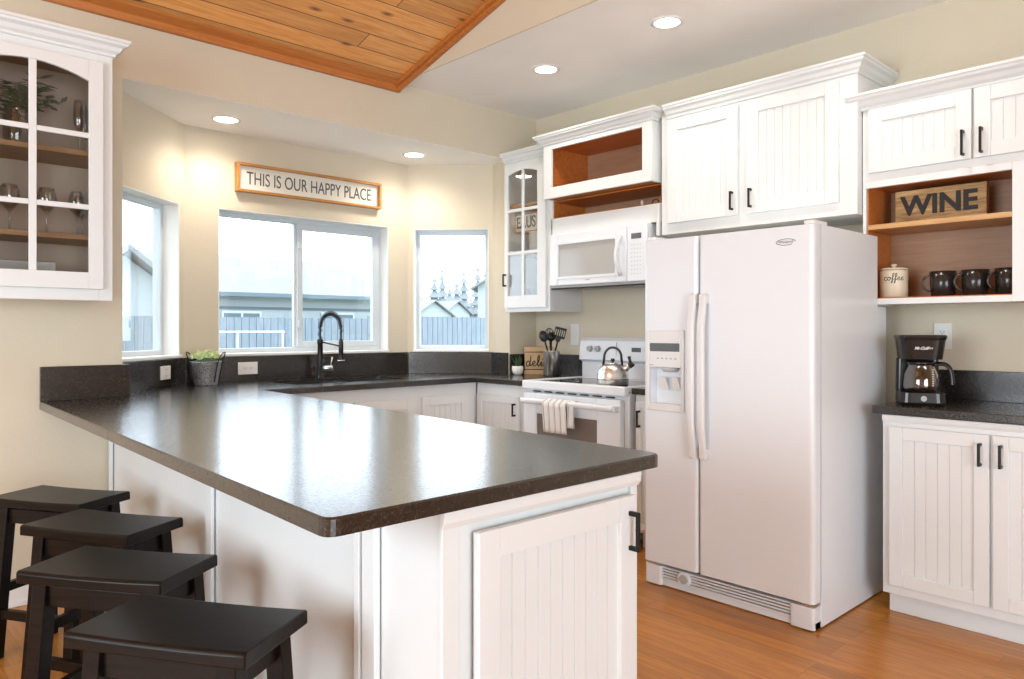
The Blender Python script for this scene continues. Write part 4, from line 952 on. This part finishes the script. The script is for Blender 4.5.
b1.obj('leaves', 'leafl', t, solid=.001); b2.obj('leaves', 'leafw', t, solid=.001)
B().lathe([(.083, 0), (.06, .02), (.0, .035)], gx, gy, gz + .129, 20).obj('soil', 'leaf', t)

# ------------------------------------------------------------------ THIS IS OUR HAPPY PLACE
s_ = thing('wall_sign', (2.48, 4.62, 2.12), 'long framed sign reading THIS IS OUR HAPPY PLACE above the middle window', 'sign')
mx = F(1.933, 4.64, 2.122, 0); Ls_, Hs_ = 1.07, .185
b = B(mx); q = .016
b.box(0, q, 0, Hs_, 0, .045); b.box(Ls_ - q, Ls_, 0, Hs_, 0, .045); b.box(q, Ls_ - q, 0, q, 0, .045); b.box(q, Ls_ - q, Hs_ - q, Hs_, 0, .045); b.obj('frame', 'framew', s_, .002)
fcx = B(mx).box(q, Ls_ - q, q, Hs_ - q, .006, .014).obj('face', 'signf', s_)
b = B(mx); text(b, 'THIS IS OUR HAPPY PLACE', .118, .002, Matrix.Translation((Ls_ / 2, Hs_ / 2 - .002, .0155)), sx=.66); b.obj('letters', 'greyink', fcx)

# ------------------------------------------------------------------ ceiling lights
names = ['round recessed ceiling light nearer the camera over the kitchen floor', 'round recessed ceiling light over the range, farther of the kitchen pair', 'round recessed light in the bay soffit above the bucket', 'round recessed light in the bay soffit above the right window', 'added recessed ceiling light, unseen, out of frame above the coffee counter']
for (x, y, z, pw), lb in zip(CEIL_LIGHTS, names):
    t = thing('recessed_light', (x, y, z), lb, 'ceiling light', 'recessed ceiling lights')
    B().lathe([(.085, 0), (.085, -.004), (.066, -.007), (.064, -.001)], x, y, z, 36, cap=False).obj('trim_ring', 'trimw', t)
    B().lathe([(.066, -.001), (.066, -.003)], x, y, z, 36).obj('lens', 'lamp', t)
    l = bpy.data.lights.new('bulb', 'SPOT'); l.energy = pw; l.spot_size = R(150); l.spot_blend = .9; l.shadow_soft_size = .06; l.color = (1, .92, .80)
    o = bpy.data.objects.new('bulb', l); COL.objects.link(o); o.location = (0, 0, -.02); o.parent = t

# ------------------------------------------------------------------ stools
def make_stool(label):
    t = thing('bar_stool', (0, 0, 0), label, 'stool', 'dark saddle stools along the peninsula')
    L, Wd, H = .435, .245, .61; n = 12; b = B(); rings = []
    for i in range(n + 1):
        x = -L / 2 + L * i / n; s = 2 * x / L; dz = -.004 * (1 - s * s)
        w = Wd / 2
        rings.append([(x, -w, H - .034), (x, -w, H - .006 + dz), (x, -w + .006, H + dz), (x, w - .006, H + dz), (x, w, H - .006 + dz), (x, w, H - .034)])
    b.loft(rings); b.obj('seat', 'stool', t, .003)
    tp = {}; 
    for sx_ in (-1, 1):
        for sy_ in (-1, 1):
            x0, y0_, x1, y1_ = sx_ * (L / 2 - .055), sy_ * (Wd / 2 - .040), sx_ * (L / 2 - .035), sy_ * (Wd / 2 - .002); hw = .021
            b = B(); b.hexa([(x1 - hw, y1_ - hw, 0), (x1 + hw, y1_ - hw, 0), (x1 + hw, y1_ + hw, 0), (x1 - hw, y1_ + hw, 0)], [(x0 - hw, y0_ - hw, H - .038), (x0 + hw, y0_ - hw, H - .038), (x0 + hw, y0_ + hw, H - .038), (x0 - hw, y0_ + hw, H - .038)])
            b.obj('leg', 'stool', t, .002)
            tp[sx_, sy_] = lambda z, a=(x0, y0_, x1, y1_): (a[2] + (a[0] - a[2]) * z / (H - .038), a[3] + (a[1] - a[3]) * z / (H - .038))
    def bar(p, q, z, h, w, nm):
        (xa, ya_), (xb, yb2) = tp[p](z), tp[q](z); b = B()
        if abs(xa - xb) > abs(ya_ - yb2): s = 1 if xb > xa else -1; b.box(xa + s * .018, xb - s * .018, ya_ - w / 2, ya_ + w / 2, z - h / 2, z + h / 2)
        else: s = 1 if yb2 > ya_ else -1; b.box(xa - w / 2, xa + w / 2, ya_ + s * .018, yb2 - s * .018, z - h / 2, z + h / 2)
        b.obj(nm, 'stool', t, .002)
    for sy_ in (-1, 1): bar((-1, sy_), (1, sy_), H - .072, .055, .018, 'apron'); bar((-1, sy_), (1, sy_), .17, .035, .022, 'stretcher')
    for sx_ in (-1, 1): bar((sx_, -1), (sx_, 1), H - .072, .055, .018, 'apron'); bar((sx_, -1), (sx_, 1), .26, .035, .022, 'stretcher')
    return t
st = make_stool('front bar stool, dark saddle seat with bright reflection, nearest the camera')
st.location = (.600, 1.677, 0); st.rotation_euler = (0, 0, R(123))
dup(st, (.609, 2.225, 0), R(125), 'second bar stool from the camera, scuffed saddle seat')
dup(st, (.698, 2.742, 0), R(120), 'third bar stool from the camera, between second and farthest')
dup(st, (.690, 3.303, 0), R(121), 'farthest bar stool, closest to the left wall and baseboard')

# ------------------------------------------------------------------ outdoors
GZ = -.45
struct(B().box(-12, 60, 5.0, 90, GZ - .1, GZ).obj('ground', 'lawn'))
t = thing('garden_fence', (4, 9, GZ), 'weathered vertical board fence across the yard behind the windows', 'fence')
b = B(); random.seed(2); x = -1
while x < 13:
    w = .095; h = 1.39 + .01 * random.random() + (.04 if x > 5.6 else 0); b.prism([(x, 9), (x + w - .008, 9), (x + w - .008, 9.02), (x, 9.02)], GZ, h); x += w
b.obj('boards', 'fence', t)
b = B(); 
for zz in (-.1, 1.1): b.box(-1, 13, 9.02, 9.06, zz, zz + .09)
b.obj('rail', 'fence', t)
for k in range(7): B().box(-1 + k * 2.3, -.9 + k * 2.3, 9.06, 9.16, GZ, 1.3).obj('post', 'fence', t)
# garden frame of white pipes
t = thing('garden_trellis', (3.6, 7.6, GZ), 'white pipe frame standing in the yard behind the left pane of the middle window', 'frame')
b = B(); b.cyl((2.8, 7.6, 1.22), (3.72, 7.6, 1.22), .009); b.cyl((2.85, 7.6, GZ), (2.85, 7.6, 1.22), .009); b.cyl((3.7, 7.6, GZ), (3.7, 7.6, 1.22), .009); b.cyl((3.2, 7.6, GZ), (3.2, 7.6, 1.22), .008); b.cyl((2.8, 7.6, .3), (3.72, 7.6, .3), .009); b.obj('pipes', 'trimw', t)
def hip_house(x0, x1, y0, y1, ze, zr, rx0, rx1, label):
    t = thing('neighbour_house', ((x0 + x1) / 2, (y0 + y1) / 2, GZ), label, 'house'); ov = .4
    B().box(x0, x1, y0, y1, GZ, ze - .01).obj('wall', 'siding', t)
    ym = (y0 + y1) / 2; b = B(); a = [(x0 - ov, y0 - ov, ze), (x1 + ov, y0 - ov, ze), (x1 + ov, y1 + ov, ze), (x0 - ov, y1 + ov, ze)]; v = [b.v(p) for p in a]; r0_ = b.v((rx0, ym, zr)); r1_ = b.v((rx1, ym, zr))
    b.face([v[0], v[1], r1_, r0_]); b.face([v[2], v[3], r0_, r1_]); b.face([v[1], v[2], r1_]); b.face([v[3], v[0], r0_]); b.face([v[3], v[2], v[1], v[0]]); b.obj('roof', 'roof', t)
    b = B(); b.box(x0 - ov, x1 + ov, y0 - ov - .04, y0 - ov, ze - .09, ze); b.box(x0, x1, y0 - .03, y0 - .005, ze - .36, ze - .30); b.obj('gutter', 'fascia', t)
    return t
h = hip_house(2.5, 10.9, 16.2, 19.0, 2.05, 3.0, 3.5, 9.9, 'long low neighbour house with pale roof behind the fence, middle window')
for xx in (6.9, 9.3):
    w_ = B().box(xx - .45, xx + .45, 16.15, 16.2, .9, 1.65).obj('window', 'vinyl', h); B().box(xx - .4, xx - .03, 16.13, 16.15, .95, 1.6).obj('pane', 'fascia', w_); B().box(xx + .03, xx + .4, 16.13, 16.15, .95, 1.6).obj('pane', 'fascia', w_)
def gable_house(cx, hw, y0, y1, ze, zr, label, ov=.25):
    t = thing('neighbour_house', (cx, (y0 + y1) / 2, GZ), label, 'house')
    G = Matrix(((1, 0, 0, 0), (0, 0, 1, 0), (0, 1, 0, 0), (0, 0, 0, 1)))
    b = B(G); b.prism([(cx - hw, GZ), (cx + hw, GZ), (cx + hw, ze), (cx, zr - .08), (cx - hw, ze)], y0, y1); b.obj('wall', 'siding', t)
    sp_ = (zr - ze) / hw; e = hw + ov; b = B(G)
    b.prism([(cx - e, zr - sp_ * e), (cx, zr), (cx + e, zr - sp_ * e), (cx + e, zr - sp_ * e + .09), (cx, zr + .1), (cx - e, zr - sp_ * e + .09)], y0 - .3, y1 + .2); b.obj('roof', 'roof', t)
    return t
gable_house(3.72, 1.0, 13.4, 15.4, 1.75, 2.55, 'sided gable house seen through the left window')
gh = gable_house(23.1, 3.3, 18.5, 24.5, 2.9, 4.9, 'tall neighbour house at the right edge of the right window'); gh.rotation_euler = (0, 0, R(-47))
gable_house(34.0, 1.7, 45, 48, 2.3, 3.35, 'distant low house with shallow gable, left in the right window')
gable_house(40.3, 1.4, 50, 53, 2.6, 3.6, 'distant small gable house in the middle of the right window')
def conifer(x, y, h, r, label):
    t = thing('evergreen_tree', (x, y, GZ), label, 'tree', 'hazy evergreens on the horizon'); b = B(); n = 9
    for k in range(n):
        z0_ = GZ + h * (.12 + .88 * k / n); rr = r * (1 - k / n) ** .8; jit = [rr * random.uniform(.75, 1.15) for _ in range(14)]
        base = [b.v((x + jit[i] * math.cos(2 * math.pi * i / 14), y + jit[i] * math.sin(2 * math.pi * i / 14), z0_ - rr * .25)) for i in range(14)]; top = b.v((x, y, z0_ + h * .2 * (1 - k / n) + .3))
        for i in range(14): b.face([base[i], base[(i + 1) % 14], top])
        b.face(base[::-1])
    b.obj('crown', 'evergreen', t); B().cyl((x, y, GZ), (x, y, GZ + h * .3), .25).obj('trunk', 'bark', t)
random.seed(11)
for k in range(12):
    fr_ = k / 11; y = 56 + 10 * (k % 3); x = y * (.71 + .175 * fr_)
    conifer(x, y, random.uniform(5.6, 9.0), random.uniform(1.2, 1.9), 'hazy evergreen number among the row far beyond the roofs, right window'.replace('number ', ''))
# bare deciduous tree right of the long roof
t = thing('bare_tree', (13.6, 21, GZ), 'bare branched tree beyond the long roof, right side of the middle window', 'tree')
b = B(); random.seed(9)
def grow(p, d, ln, r, k):
    q = p + d * ln; b.cyl(p, q, r, r * .65, 6)
    if k == 0: return
    for _ in range(3): grow(q, (d + Vector((random.uniform(-.7, .7), random.uniform(-.7, .7), random.uniform(-.1, .5)))).normalized(), ln * .72, r * .6, k - 1)
grow(Vector((13.6, 21, GZ)), Vector((0, 0, 1)), 1.2, .08, 5); b.obj('branches', 'bark', t)
